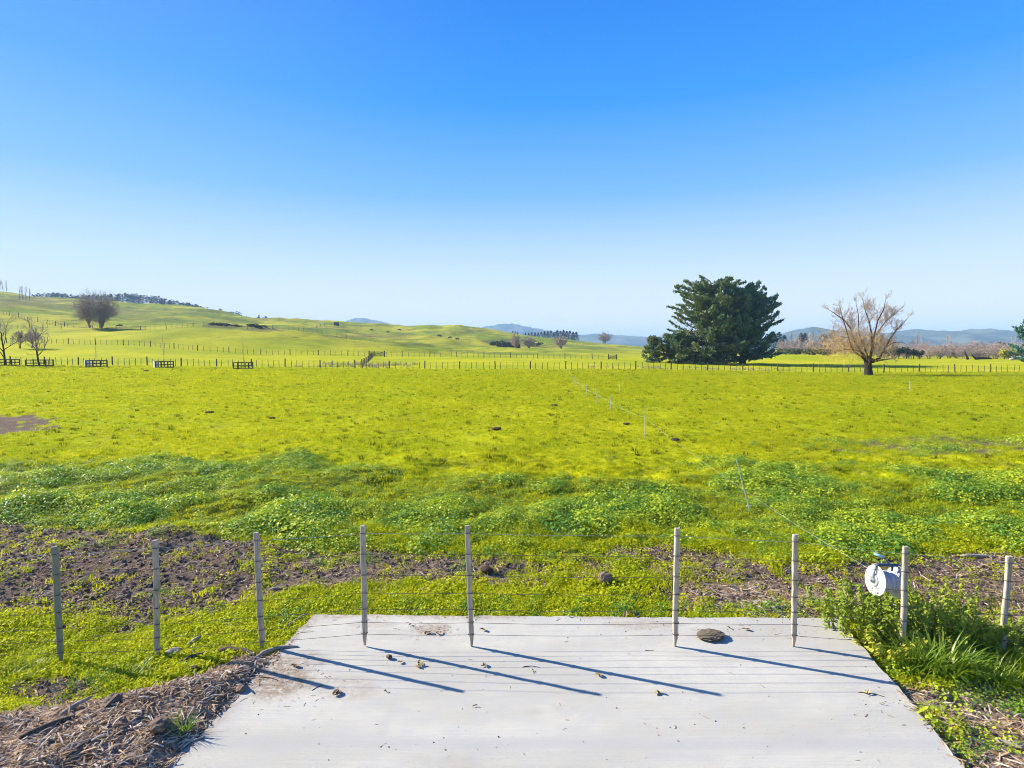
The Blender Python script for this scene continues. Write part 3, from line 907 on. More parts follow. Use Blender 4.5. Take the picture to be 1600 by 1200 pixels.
for j in range(7):
    line = [p[j] for p in WX]
    sl, sr = line[1] - line[0], line[-1] - line[-2]
    line = [line[0] - sl.normalized() * 6.0] + line + [line[-1] + Vector((1, 0, sr.z * .3)).normalized() * 6.0]
    pts = []
    for a, b in zip(line[:-1], line[1:]):
        n = max(2, int((b - a).length / .18))
        sag = .006 * (b - a).length * rnd.uniform(.4, 1.3)
        for i in range(n):
            u = i / n
            pts.append(tuple(a.lerp(b, u) - Vector((0, 0, sag * 4 * u * (1 - u) + .0015 * rnd.uniform(-1, 1)))))
    pts.append(tuple(line[-1]))
    mb = MB(); mb.tube(pts, .0021 if j else .0019, 5)
    wr = mb.build('wire', M['galv'] if j == 0 else M['wire'], fence)
    if j == 0: wr['label'] = 'paler galvanised top wire'

# ------------------------------------------------------------------ electric fence reel
RC = at(1384, 908, FY + .22)
ax_ = Vector((-1, -.06, .10)).normalized()
reel = empty('fence_reel', RC, 'white electric fence reel full of polywire hanging beside a batten', 'fence reel')
sd_ = Vector((0, 0, 1)).cross(ax_).normalized(); up_ = ax_.cross(sd_).normalized()
HW = .108
for s_ in (1, -1):
    mb = MB()
    o_ = ax_ * (HW * s_); q = ax_ * s_
    mb.lathe([(0.0, .02), (0.0, .150), (.003, .157), (.009, .157), (.012, .150), (.010, .135), (.010, .075), (.016, .068), (.016, .02)], o_, q, 40)
    fl = mb.build('flange', M['plastic'], reel, smooth=False)
    for k in range(6):
        mb = MB(); a = k * pi / 3 + .3
        dv = sd_ * cos(a) + up_ * sin(a)
        mb.tube([tuple(o_ + q * .0125 + dv * .07), tuple(o_ + q * .012 + dv * .133)], .0035, 5)
        mb.build('flange_rib', M['plastic'], fl)
    if s_ == 1:
        mb = MB()
        mb.lathe([(.014, .001), (.014, .062), (.026, .060), (.030, .05), (.030, .038), (.024, .036), (.024, .03), (.036, .026), (.05, .018), (.052, .001)], o_, q, 28)
        h = mb.build('hub', M['plastic_old'], fl)
        mb = MB(); mb.lathe([(.05, .001), (.05, .013), (.062, .013), (.064, .001)], o_, q, 12)
        mb.build('axle_nut', M['metal'], reel)
mb = MB()
pf = []
for i in range(41):
    u = -HW + 2 * HW * i / 40
    pf.append((u, .098 + .006 * sin(i * 1.9) + .008 * cos(i * .35)))
mb.lathe(pf, (0, 0, 0), ax_, 36)
mb.build('wound_wire', M['woundwire'], reel)
# blue-grey carrying frame over the top, its arm to the hub, and the crank
mb = MB()
hz = up_ * .172
mb.tube([tuple(ax_ * .135 + up_ * .148), tuple(ax_ * .10 + up_ * .168), tuple(hz), tuple(-ax_ * .10 + up_ * .176), tuple(-ax_ * .135 + up_ * .17)], [.012, .016, .017, .016, .013], 10)
mb.build('carry_handle', M['bluegrey'], reel, True)
mb = MB()
mb.tube([tuple(ax_ * .13 + up_ * .150), tuple(ax_ * .142 + up_ * .08), tuple(ax_ * .140)], [.011, .012, .013], 8)
mb.build('frame_arm', M['plastic_old'], reel, True)
mb = MB()
mb.tube([tuple(-ax_ * .03 + up_ * .17), tuple(ax_ * .01 + up_ * .21 - sd_ * .01), tuple(ax_ * .035 + up_ * .245 - sd_ * .03)], [.008, .008, .008], 8)
ck = mb.build('crank_arm', M['bluegrey'], reel, True)
mb = MB()
mb.tube([tuple(ax_ * .03 + up_ * .245 - sd_ * .025), tuple(ax_ * .075 + up_ * .25 - sd_ * .05), tuple(ax_ * .115 + up_ * .258 - sd_ * .07)], [.011, .014, .012], 10)
mb.build('crank_knob', M['lightblue'], ck, True)
mb = MB()
mb.tube([tuple(-ax_ * .05 + up_ * .165), tuple(-ax_ * .05 + up_ * .13), tuple(-ax_ * .05 + up_ * .115)], [.012, .012, .01], 8)
mb.build('ratchet_lever', M['bluegrey'], reel, True)
mb = MB()   # hook over the fence wire
pk = rel(reel, Vector((RC.x + .12, FY - .03, 0))); pk.z = (up_ * .15).z + .02
mb.tube([tuple(-ax_ * .10 + up_ * .176), tuple(-ax_ * .07 + up_ * .19 + Vector((0, -.12, .0))), tuple(-ax_ * .06 + up_ * .185 + Vector((0, -.24, -.01))), tuple(-ax_ * .06 + up_ * .16 + Vector((0, -.245, -.02)))], .006, 6)
mb.build('wire_hook', M['metal'], reel, True)

# ------------------------------------------------------------------ thin electric fence posts and their polywire
def stake(top, base, label, far=False):
    o = empty('fence_stake', base, label, 'electric fence post', 'white electric fence posts in the paddock')
    d = (top - base); L = d.length
    mb = MB(); w_ = max(.0085, base.y * .00042)
    mb.tube([tuple(d * t_) for t_ in (-.02, .3, .7, 1.0)], [w_, w_, w_ * .9, w_ * .6], 6)
    mb.build('shaft', M['plastic'] if not far else M['white'], o)
    for f in (.42, .62, .8, .95):
        mb = MB(); p = d * f
        mb.tube([tuple(p + Vector((-.035, 0, -.012))), tuple(p + Vector((-.03, -.01, .01))), tuple(p), tuple(p + Vector((.03, -.01, .012)))], w_ * .55, 5)
        mb.build('wire_lug', M['plastic'] if base.y > 14 else M['bluegrey'], o)
    mb = MB(); mb.box(tuple(d * .12 + Vector((-.045, -.02, -.006))), tuple(d * .12 + Vector((.045, .0, .006))))
    mb.build('foot_tread', M['plastic'], o)
    return o
ST = [((1150, 718), (1172, 800), .42, 'leaning white electric fence post standing in the dark green weeds'),
      ((1008, 633), (1007, 685), .62, 'tall upright white electric fence post in mid field holding the polywire'),
      ((954, 618), (954, 642), .55, 'white electric fence post, next one past the tall mid-field post on the line'),
      ((931, 606), (932, 630), .6, 'white electric fence post, second beyond the tall mid-field one on the line'),
      ((916.5, 600), (917, 620), .6, 'white electric fence post, third beyond the tall mid-field one on the line'),
      ((905, 592), (905, 611), .6, 'white electric fence post with dark top, fourth beyond the tall mid-field one'),
      ((897, 588), (897, 604), .6, 'white electric fence post farthest along the polywire, near the far fence')]
WP = []
for tp, bs, f, lb in ST:
    b_ = on(*bs); t_ = at(tp[0], tp[1], b_.y)
    stake(t_, b_, lb); WP.append(b_.lerp(t_, f))
b_ = on(968, 612); stake(at(968, 596, b_.y), b_, 'lone faint white post off the line, right of the polywire posts', True)
b_ = on(1422, 612); stake(at(1422, 594, b_.y), b_, 'lone white post in the grass just right of the bare willow trunk', True)
wire_pts = [RC + ax_ * .05 + up_ * .05 + sd_ * -.09] + WP + [onY(884, 84) + Vector((0, 0, .8))]
mb = MB(); P = []; R = []
for a, b in zip(wire_pts[:-1], wire_pts[1:]):
    n = 10
    for i in range(n):
        u = i / n; q = a.lerp(b, u)
        P.append(tuple(q - Vector((0, 0, .10 * min(1, (b - a).length / 8) * 4 * u * (1 - u) * .5)))); R.append(max(.0010, q.y * .00007))
P.append(tuple(wire_pts[-1])); R.append(.007)
mb.tube(P, R, 5)
tag(mb.build('electric_wire', M['poly']), 'white polywire line running from the reel across the field over thin posts', 'electric wire')

# ------------------------------------------------------------------ far post and wire fences
def far_fence(name, line, h, step, big, label, mt, wr, jit=.1, wires=5, thick=.05, bigthick=.095):
    """line: world (x, y) polyline"""
    L = [Vector((x, y, 0)) for x, y in line]
    seg = [(b - a).length for a, b in zip(L[:-1], L[1:])]
    tot = sum(seg)
    def P(s_):
        for a, b, q in zip(L[:-1], L[1:], seg):
            if s_ <= q: p = a.lerp(b, s_ / q); break
            s_ -= q
        else: p = L[-1].copy()
        p.z = gzs(p.x, p.y); return p
    p0 = P(0)
    o = empty(name, p0, label, 'fence')
    def pm(t_, hh, mt_):
        mb = MB(); mb.tube([(0, 0, -.15), (rnd.gauss(0, .01), 0, hh * .5), (rnd.gauss(0, .02), 0, hh)], [t_, t_ * .95, t_ * .9], 6); return mb.mesh('post', mt_)
    small = [pm(thick * .75, h * k, mt) for k in (.92, .96, 1.0, 1.02)]
    large = [pm(bigthick, h * k, mt) for k in (1.1, 1.16, 1.22)]
    n = int(tot / step); pts = []
    for i in range(n + 1):
        p = P(min(tot, i * step + rnd.uniform(-jit, jit) * step)) - p0
        c = obj('post', rnd.choice(large if i % big == 0 else small), o, p)
        c.rotation_euler = (rnd.gauss(0, .02), rnd.gauss(0, .035), rnd.uniform(0, 6))
        pts.append(p)
    for k in range(wires):
        mb = MB(); mb.tube([tuple(p + Vector((0, -.05, h * (.2 + .74 * k / max(1, wires - 1))))) for p in pts], wr, 3, False)
        mb.build('wire', M['wire'], o)
    return o
def col(px, Y): return ((px - 800) / FOC * Y, Y)
far_fence('paddock_fence', [col(-90, 86), col(430, 85), col(800, 84.5), col(1100, 84), col(1700, 84)], 1.08, .86, 6,
          'long dark post and wire fence crossing the whole far edge of the field', M['post'], .006)
far_fence('hillside_fence', [col(-90, 128), col(100, 132), col(240, 131), col(310, 128), col(420, 132), col(590, 136), col(800, 136), col(946, 136)], 1.15, 1.28, 5,
          'second post and wire fence behind the long one, from left slope to the small gate', M['post'], .007)
far_fence('upper_fence', [col(-90, 188), col(60, 192), col(150, 198), col(250, 196), col(400, 200), col(500, 215), col(640, 225)], 1.35, 1.75, 5,
          'upper fence on the left slope running past the big bare tree', M['post_pale'], .009, thick=.045, bigthick=.1)
far_fence('slope_fence', [col(-90, 235), col(10, 226), col(70, 214), col(112, 204)], 1.5, 2.2, 3,
          'short fence highest on the far left slope above the upper fence', M['post'], .010, thick=.05, bigthick=.12)
far_fence('spur_fence', [col(566, 86), col(576, 108), col(584, 134)], 1.1, 3.2, 2, 'short spur fence linking the long fence to the dark gate', M['post'], .006)
far_fence('ridge_fence', [col(476, 300), col(490, 350), col(508, 410), col(520, 440)], 1.5, 7.5, 3, 'fence climbing the hill towards the small dark hut', M['post_pale'], .014, thick=.09, bigthick=.14)

def gate(p, wd, h, rails, label, rz=0, thick=.05, brace=True):
    o = empty('farm_gate', p, label, 'gate', None, rz)
    for s_ in (-1, 1):
        mb = MB(); mb.tube([(s_ * (wd / 2 + .12), 0, -.2), (s_ * (wd / 2 + .12), 0, h * 1.15)], .13, 8); mb.build('post', M['post'], o)
    for k in range(rails):
        z = h * (.2 + .75 * k / (rails - 1))
        mb = MB(); mb.box((-wd / 2, -thick / 2, z - thick), (wd / 2, thick / 2, z + thick)); mb.build('rail', M['post'], o)
    if brace:
        mb = MB(); mb.tube([(-wd / 2, -.06, h * .2), (wd / 2, -.06, h * .95)], .04, 5); mb.build('brace', M['post'], o)
    return o
gate(onY(589, 136), 3.4, 1.15, 5, 'dark closed gate in the second fence left of centre')
gate(onY(957, 136), 1.7, 1.05, 4, 'small dark railed gate at the end of the second fence')

# ------------------------------------------------------------------ tree guards, saplings, white boxes
def guard(px, Y, wd, label):
    p = onY(px, Y)
    o = empty('tree_guard', p, label, 'tree guard', 'timber tree guards along the far fence')
    h, dp_ = 1.0, 1.3
    for sx_ in (-1, 1):
        for sy_ in (-1, 1):
            mb = MB(); mb.box((sx_ * wd / 2 - .06, sy_ * dp_ / 2 - .06, -.15), (sx_ * wd / 2 + .06, sy_ * dp_ / 2 + .06, h)); mb.build('post', M['post'], o)
    for sy_ in (-1, 1):
        for z in (.15, .5, .93):
            mb = MB(); mb.box((-wd / 2 + .062, sy_ * dp_ / 2 - .03, z - .055), (wd / 2 - .062, sy_ * dp_ / 2 + .03, z + .055)); mb.build('rail', M['post'], o)
        for k in range(1, 4):
            x = -wd / 2 + wd * k / 4
            mb = MB(); mb.box((x - .03, sy_ * dp_ / 2 + .032, 0), (x + .03, sy_ * dp_ / 2 + .06, .98)); mb.build('picket', M['post'], o)
    for sx_ in (-1, 1):
        for z in (.15, .93):
            mb = MB(); mb.box((sx_ * wd / 2 - .03, -dp_ / 2 + .062, z - .055), (sx_ * wd / 2 + .03, dp_ / 2 - .062, z + .055)); mb.build('rail', M['post'], o)
    return p
GP = [guard(8, 81, 3.0, 'dark timber tree guard round the thin tree at the left picture edge'),
      guard(62, 81, 2.8, 'dark timber tree guard round the small spreading bare tree'),
      guard(151, 80, 2.0, 'dark timber tree guard with a sapling, beside the first white box'),
      guard(257, 79, 1.7, 'dark timber tree guard beside the second white box'),
      guard(380, 78, 2.0, 'dark timber tree guard standing alone, farthest right of the row')]
for px, Y, lb in ((137, 81, 'white box beside the third tree guard from the left'), (244, 80, 'white box beside the fourth tree guard from the left')):
    p = onY(px, Y)
    o = empty('white_box', p, lb, 'box', 'white boxes by the tree guards', radians(-38))
    mb = MB(); mb.box((-.28, -.28, -.05), (.28, .28, .86)); mb.build('body', M['white'], o)
    mb = MB(); mb.box((-.31, -.31, .863), (.31, .31, .95)); mb.build('lid', M['white'], o)

# ------------------------------------------------------------------ trees
def grow(out, p, d, L, r, lev, maxlev, prm, rg):
    """a branch as a polyline plus its children; out[level] collects (points, radii)"""
    n = prm['seg'][min(lev, len(prm['seg']) - 1)]
    pts, rad = [np.array(p)], [r]
    d = np.array(d, float)
    wob = prm['wob'][min(lev, len(prm['wob']) - 1)]
    up = prm['up'][min(lev, len(prm['up']) - 1)]
    re = r * prm.get('taper', .35)
    for i in range(n):
        d = d + rg.normal(0, wob, 3) + np.array([0, 0, up])
        d /= np.linalg.norm(d)
        pts.append(pts[-1] + d * L / n); rad.append(r + (re - r) * (i + 1) / n)
    out.setdefault(lev, []).append((np.array(pts), np.array(rad)))
    if lev >= maxlev: return
    nc_ = prm['kids'][min(lev, len(prm['kids']) - 1)]
    for k in range(nc_):
        f = prm.get('start', .3) + (1 - prm.get('start', .3)) * (k + rg.random()) / nc_
        x = min(f, .999) * n; i = int(x); q = pts[i] + (pts[i + 1] - pts[i]) * (x - i)
        dd = pts[i + 1] - pts[i]; dd /= np.linalg.norm(dd)
        ang = prm['ang'][min(lev, len(prm['ang']) - 1)] * rg.uniform(.6, 1.25)
        a = np.cross(dd, rg.normal(0, 1, 3)); a /= np.linalg.norm(a) + 1e-9
        nd = dd * cos(ang) + a * sin(ang)
        rr = rad[i] * prm.get('rk', .6)
        ll = L * prm['len'][min(lev, len(prm['len']) - 1)] * rg.uniform(.7, 1.2) * (1.15 - .5 * f)
        grow(out, q, nd, ll, rr, lev + 1, maxlev, prm, rg)
def tree_meshes(out, thick_levels, mt, mt2, minr=.0, sides=(7, 6, 5, 3, 3, 3), name='tree'):
    a, b = MB(), MB()
    for lev, br in out.items():
        for pts, rad in br:
            rad = np.maximum(rad, minr)
            (a if lev <= thick_levels else b).tube(pts, rad, sides[min(lev, 5)], False)
    return a.mesh('trunk', mt, True), b.mesh('crown', mt2)
def make_tree(name, p, ms, label, group=None, rz=0, sc=1, cat='tree'):
    o = empty(name, p, label, cat, group, rz, sc)
    obj('trunk', ms[0], o); obj('crown', ms[1], o)
    return o

# the bare willow in the right of the field
wy = on(1357, 587); rg = np.random.default_rng(5)
TP = wy
def wpt(px, py, dy=0.0):
    v = at(px, py, TP.y + dy) - TP; return np.array(v)
tr, cr = MB(), MB()
tr.tube([wpt(1357, 590), wpt(1357, 585), wpt(1356.5, 575), wpt(1356, 565), wpt(1357, 559)], [.62, .50, .42, .40, .48], 12)
limbs = [([(1356, 562), (1345, 550), (1335, 532), (1328, 512), (1320, 500), (1308, 491), (1296, 484)], [.27, .22, .19, .16, .12, .08, .04], .5),
         ([(1354, 566), (1348, 558), (1336, 550), (1330, 541), (1322, 515), (1316, 498), (1311, 478)], [.24, .2, .16, .14, .1, .08, .03], -1.5),
         ([(1357, 562), (1352, 546), (1344, 528), (1341, 512), (1341, 492), (1338, 474)], [.22, .17, .14, .11, .08, .03], 2.0),
         ([(1359, 562), (1363, 540), (1362, 522), (1358, 502), (1352, 485), (1348, 466)], [.26, .22, .17, .13, .09, .03], .8),
         ([(1360, 560), (1363, 536), (1368, 520), (1372, 500), (1380, 484), (1384, 468)], [.2, .17, .14, .11, .08, .03], -2.0),
         ([(1361, 565), (1374, 560), (1382, 545), (1392, 528), (1400, 515), (1410, 505), (1420, 495)], [.26, .22, .18, .14, .1, .07, .03], 0.5),
         ([(1384, 542), (1398, 536), (1408, 534), (1417, 538)], [.1, .08, .06, .03], -.8),
         ([(1362, 566), (1376, 563), (1388, 561), (1393, 562)], [.22, .16, .10, .08], .3),
         ([(1364, 530), (1374, 515), (1384, 502), (1396, 492), (1405, 484)], [.12, .1, .08, .05, .03], 1.5),
         ([(1340, 536), (1326, 528), (1312, 526), (1300, 530)], [.1, .07, .05, .03], 1.2),
         ([(1350, 553), (1338, 547), (1322, 546), (1308, 549)], [.1, .07, .05, .03], -1.4)]
wil = {}
prm = dict(seg=[4, 4, 3], wob=[.16, .2, .22], up=[.08, .06, .03], kids=[4, 3, 0], ang=[.5, .55], len=[.55, .55], rk=.5, taper=.3, start=.15)
tws = []
for pts, rad, dy in limbs:
    n = len(pts)
    P3 = [wpt(a, b, dy * (i / (n - 1)) ** .8) for i, (a, b) in enumerate(pts)]
    P3 = [q + rg.normal(0, .05, 3) * (i > 0) for i, q in enumerate(P3)]
    rad = [r_ * (.72 if i else .85) * .85 for i, r_ in enumerate(rad)]
    tr.tube(P3, rad, 7)
    for i in range(1, n):
        for _ in range(3 if i < n - 1 else 6):
            d0 = P3[i] - P3[i - 1]; d0 /= np.linalg.norm(d0)
            d_ = d0 + rg.normal(0, .45, 3) + np.array([0, 0, .15])
            fr = rg.random() if i < n - 1 else 1
            q = P3[i - 1] + (P3[i] - P3[i - 1]) * fr
            if q[2] < 1.5: continue
            tws.append((q, d_ / np.linalg.norm(d_), rg.uniform(.5, 1.15), max(.012, rad[i] * .30)))
nodes = np.array([q for q, *_ in tws])
sec = 0
while sec < 110:
    a = rg.uniform(0, 2 * pi); k_ = rg.random() ** .5
    px_, py_ = 1357 + 63 * k_ * cos(a), 516 - 46 * k_ * sin(a)
    if py_ > 548: continue
    g = wpt(px_, py_, rg.normal(0, 2.0)); sec += 1
    dist = np.linalg.norm(nodes - g, axis=1) + np.where(nodes[:, 2] > g[2] - .6, 4.0, 0) + 1.2 * np.abs(np.arctan2(nodes[:, 0], nodes[:, 2] - 1.5) - math.atan2(g[0], g[2] - 1.5))
    q = nodes[int(np.argmin(dist))]; cc = q * .5 + g * .5 + np.array([0, 0, -.05])
    t_ = np.linspace(0, 1, 6)[:, None]; Q = (1 - t_) ** 2 * q + 2 * t_ * (1 - t_) * cc + t_ ** 2 * g
    cr.tube(Q, np.linspace(.016, .007, 6), 3, False)
    for m_ in range(7):
        j = rg.integers(1, 5); w_ = Q[j] + (Q[j + 1] - Q[j]) * rg.random(); d = Q[-1] - Q[0]; d /= np.linalg.norm(d)
        d = d * .7 + rg.normal(0, .4, 3) + np.array([0, 0, .5]); d /= np.linalg.norm(d)
        tws.append((w_, d, rg.uniform(.5, 1.1), .010))
out = {}
for q, d_, L, r in tws: grow(out, q, d_, L, r, 0, 2, prm, rg)
# fine orange shoots hanging low on the left side
lowm = MB()
for _ in range(1700):
    px_, py_ = rg.normal(1335, 34), rg.normal(538, 15)
    if px_ > 1405 or py_ < 508: continue
    q = wpt(px_, py_, rg.normal(0, 2.2))
    if q[2] < 1.2: continue
    d_ = rg.normal(0, 1, 3) + np.array([-.2, 0, .1]); d_ /= np.linalg.norm(d_)
    L = rg.uniform(.4, 1.0)
    lowm.tube([q, q + d_ * L * .5 + rg.normal(0, .05, 3), q + d_ * L - np.array([0, 0, .12])], [.014, .011, .007], 3, False)
for lev, br in out.items():
    for pts, rad in br:
        (tr if rad[0] > .03 else cr).tube(pts, np.maximum(rad, .0075), 4 if lev == 0 else 3, False)
o = empty('willow_tree', TP, 'large leafless willow with thick dark trunk standing alone in the right of the field', 'tree')
tr.build('trunk', M['bark'], o, True)
cr.build('crown', M['twig_tan'], o)
c = lowm.build('low_shoots', M['twig_orange'], o); c['label'] = 'orange low shoots on the left of the crown'

def poplar(seed, H, mt2, minr, kids=(26, 4, 0)):
    rg = np.random.default_rng(seed); out = {}
    prm = dict(seg=[8, 4, 3], wob=[.02, .07, .1], up=[.05, .16, .1], kids=kids, ang=[.35, .3], len=[.24, .45], rk=.35, taper=.15, start=.12)
    grow(out, (0, 0, 0), (0, 0, 1), H, H * (.012 if H > 5 else .006), 0, 2, prm, rg)
    return tree_meshes(out, 0, M['bark_pale'], mt2, minr, (5, 3, 3, 3, 3, 3))

# small bare trees in the guards on the left
def small_bare(seed, H, spread, kids, maxlev, mt2, minr, nt=1, lean=0):
    rg = np.random.default_rng(seed); out = {}
    prm = dict(seg=[6, 5, 4, 3, 3], wob=[.05, .12, .16, .2, .2], up=[.02, .06, .06, .05, .03], kids=kids, ang=[spread, .6, .6, .6], len=[.62, .62, .6, .55], rk=.5, taper=.35, start=.22)
    for _ in range(nt):
        grow(out, rg.normal(0, .25, 3) * np.array([1, 1, 0]) * (nt > 1) * 3, (rg.normal(0, .16 * (nt > 1)) + lean, rg.normal(0, .1), 1), H * .72, H * .022, 0, maxlev, prm, rg)
    return tree_meshes(out, 1, M['bark'], mt2, minr)
make_tree('bare_tree', GP[0] + Vector((.1, 0, 0)), small_bare(3, 6.6, .75, [7, 6, 4], 3, M['twig_grey'], .014), 'thin leafless tree in a guard at the left picture edge')
make_tree('bare_tree', GP[1] + Vector((-.0, 0, 0)), small_bare(8, 6.4, .8, [10, 7, 5], 3, M['twig_grey'], .014), 'small spreading leafless tree in the second guard from the left')
make_tree('bush', onY(46, 118), small_bare(12, 3.6, 1.0, [12, 8, 5], 3, M['twig_grey'], .016, 4), 'low dark leafless bush behind the second tree guard', cat='bush')
sap = None
sap = poplar(15, 3.8, M['twig_pink'], .007, [11, 2, 0])
SL = ['spindly bare sapling in the guard by the first white box', 'spindly bare sapling in the guard by the second white box', 'spindly bare sapling in the lone guard on the right of the row']
for i, k in enumerate((2, 3, 4)):
    make_tree('sapling', GP[k], sap, SL[i], 'saplings in the tree guards', i * 1.7, 1.0 + .05 * i)

# big bare tree on the left slope: several stems, dense domed crown
def dome_tree(seed, H, W, stems, mt, mt2, minr, dens=(5, 6, 7), low=.22, trunks=3):
    """limbs curve out to points spread through a dome, then split twice into fine twigs"""
    rg = np.random.default_rng(seed); a_, b_ = MB(), MB()
    R_ = np.array([W / 2, W / 2, H * (1 - low) / 2]); C = np.array([0, 0, H * (1 + low) / 2])
    def bez(p0, c, p1, n):
        t_ = np.linspace(0, 1, n)[:, None]
        return (1 - t_) ** 2 * p0 + 2 * t_ * (1 - t_) * c + t_ ** 2 * p1
    base = [np.array([rg.normal(0, W * .06), rg.normal(0, W * .05), -.1]) for _ in range(trunks)]
    nl = stems
    for i in range(nl):
        ga = i * 2.39996 + rg.uniform(-.3, .3); u = (i + .5) / nl
        zz = -.55 + 1.5 * u; rr = math.sqrt(max(0, 1 - min(1, zz * zz)))
        tgt = C + np.array([rr * cos(ga), rr * sin(ga), min(zz, .95)]) * R_ * rg.uniform(.6, .8)
        p0 = base[int(np.argmin([np.linalg.norm((tgt - q)[:2]) for q in base]))]
        c = p0 * .7 + tgt * .3; c[2] = max(tgt[2] * .62, H * .2)
        P = bez(p0, c, tgt, 9); P[1:] += rg.normal(0, H * .012, (8, 3))
        r0 = H * .013
        a_.tube(P, np.maximum(np.linspace(r0, r0 * .25, 9), minr), 6, False)
        for k in range(dens[0] * 2):
            f = rg.uniform(.38, 1); x = f * 7.99; j = int(x); q = P[j] + (P[j + 1] - P[j]) * (x - j)
            v = rg.normal(0, 1, 3); v /= np.linalg.norm(v)
            g = C + ((q - C) / R_ + v * .5) * R_
            e = (g - C) / R_; m_ = np.linalg.norm(e)
            if m_ > 1: g = C + e / m_ * R_ * rg.uniform(.88, 1.02)
            if g[2] < H * low * .5: continue
            cc = (q + g) / 2 + np.array([0, 0, -.06 * H * rg.random()])
            Q = bez(q, cc, g, 5)
            a_.tube(Q, np.maximum(np.linspace(r0 * .35, r0 * .12, 5), minr), 3, False)
            for m2 in range(dens[1]):
                f2 = rg.uniform(.3, 1); x2 = f2 * 3.99; j2 = int(x2); w_ = Q[j2] + (Q[j2 + 1] - Q[j2]) * (x2 - j2)
                d = (Q[-1] - Q[0]); d /= np.linalg.norm(d) + 1e-9
                d = d + rg.normal(0, .6, 3) + np.array([0, 0, .25]); d /= np.linalg.norm(d)
                L = H * rg.uniform(.06, .13); e2 = w_ + d * L
                b_.tube([w_, (w_ + e2) / 2 + rg.normal(0, L * .06, 3), e2], np.array([1, .85, .6]) * minr, 3, False)
                for m3 in range(dens[2] // 3):
                    d3 = d + rg.normal(0, .6, 3) + np.array([0, 0, .2]); d3 /= np.linalg.norm(d3)
                    s3 = w_ + (e2 - w_) * rg.uniform(.3, .9)
                    b_.tube([s3, s3 + d3 * L * rg.uniform(.4, .7)], np.array([.8, .5]) * minr, 3, False)
    return a_.mesh('trunk', mt, True), b_.mesh('crown', mt2)
make_tree('bare_tree', onY(153, 200), dome_tree(6, 13.6, 14.5, 36, M['bark_pale'], M['twig_grey'], .024, (6, 7, 8), .14, 4), 'big domed leafless tree with several stems on the left slope')

# other leafless trees between the fences and at the skyline
d1 = dome_tree(21, 9, 5, 14, M['bark_pale'], M['twig_pink'], .045, (4, 4, 6))
d2 = dome_tree(22, 7, 8, 18, M['bark_pale'], M['twig_pink'], .045, (4, 5, 6))
d3 = dome_tree(23, 7, 8, 18, M['bark_pale'], M['twig_grey'], .045, (4, 5, 6))
def hgt(px_h, Y): return px_h / FOC * Y
for nm, px, Y, hp, ms, H0, lb in (('bare_tree', 806, 290, 29, d1, 9, 'narrow orange-brown leafless tree at the foot of the central hill'),
                                  ('bare_tree', 827, 290, 23, d3, 7, 'low grey leafless tree just right of the narrow orange one'),
                                  ('bare_tree', 875, 290, 24, d2, 7, 'pinkish leafless tree in front of the dark pine row'),
                                  ('bare_tree', 945, 520, 22, d3, 7, 'hazy leafless tree on the skyline between the pine row and the cypress')):
    make_tree(nm, onY(px, Y), ms, lb, None, rnd.uniform(0, 6), hgt(hp, Y) / H0)
# thin leafless poplars on the left skyline
pop = [poplar(31, 11, M['twig_grey'], .035), poplar(32, 11, M['twig_grey'], .035)]
for i, px in enumerate((2, 6, 11, 17, 36, 41, 46, 51)):
    Y = 470 if px < 25 else 380
    make_tree('poplar_tree', onY(px, Y), pop[i % 2], 'thin faint leafless poplar on the left skyline, %s from the left picture edge' % ORD[i], 'leafless poplars on the left skyline', i, rnd.uniform(.75, 1.05) * (1.0 if px < 25 else .95))

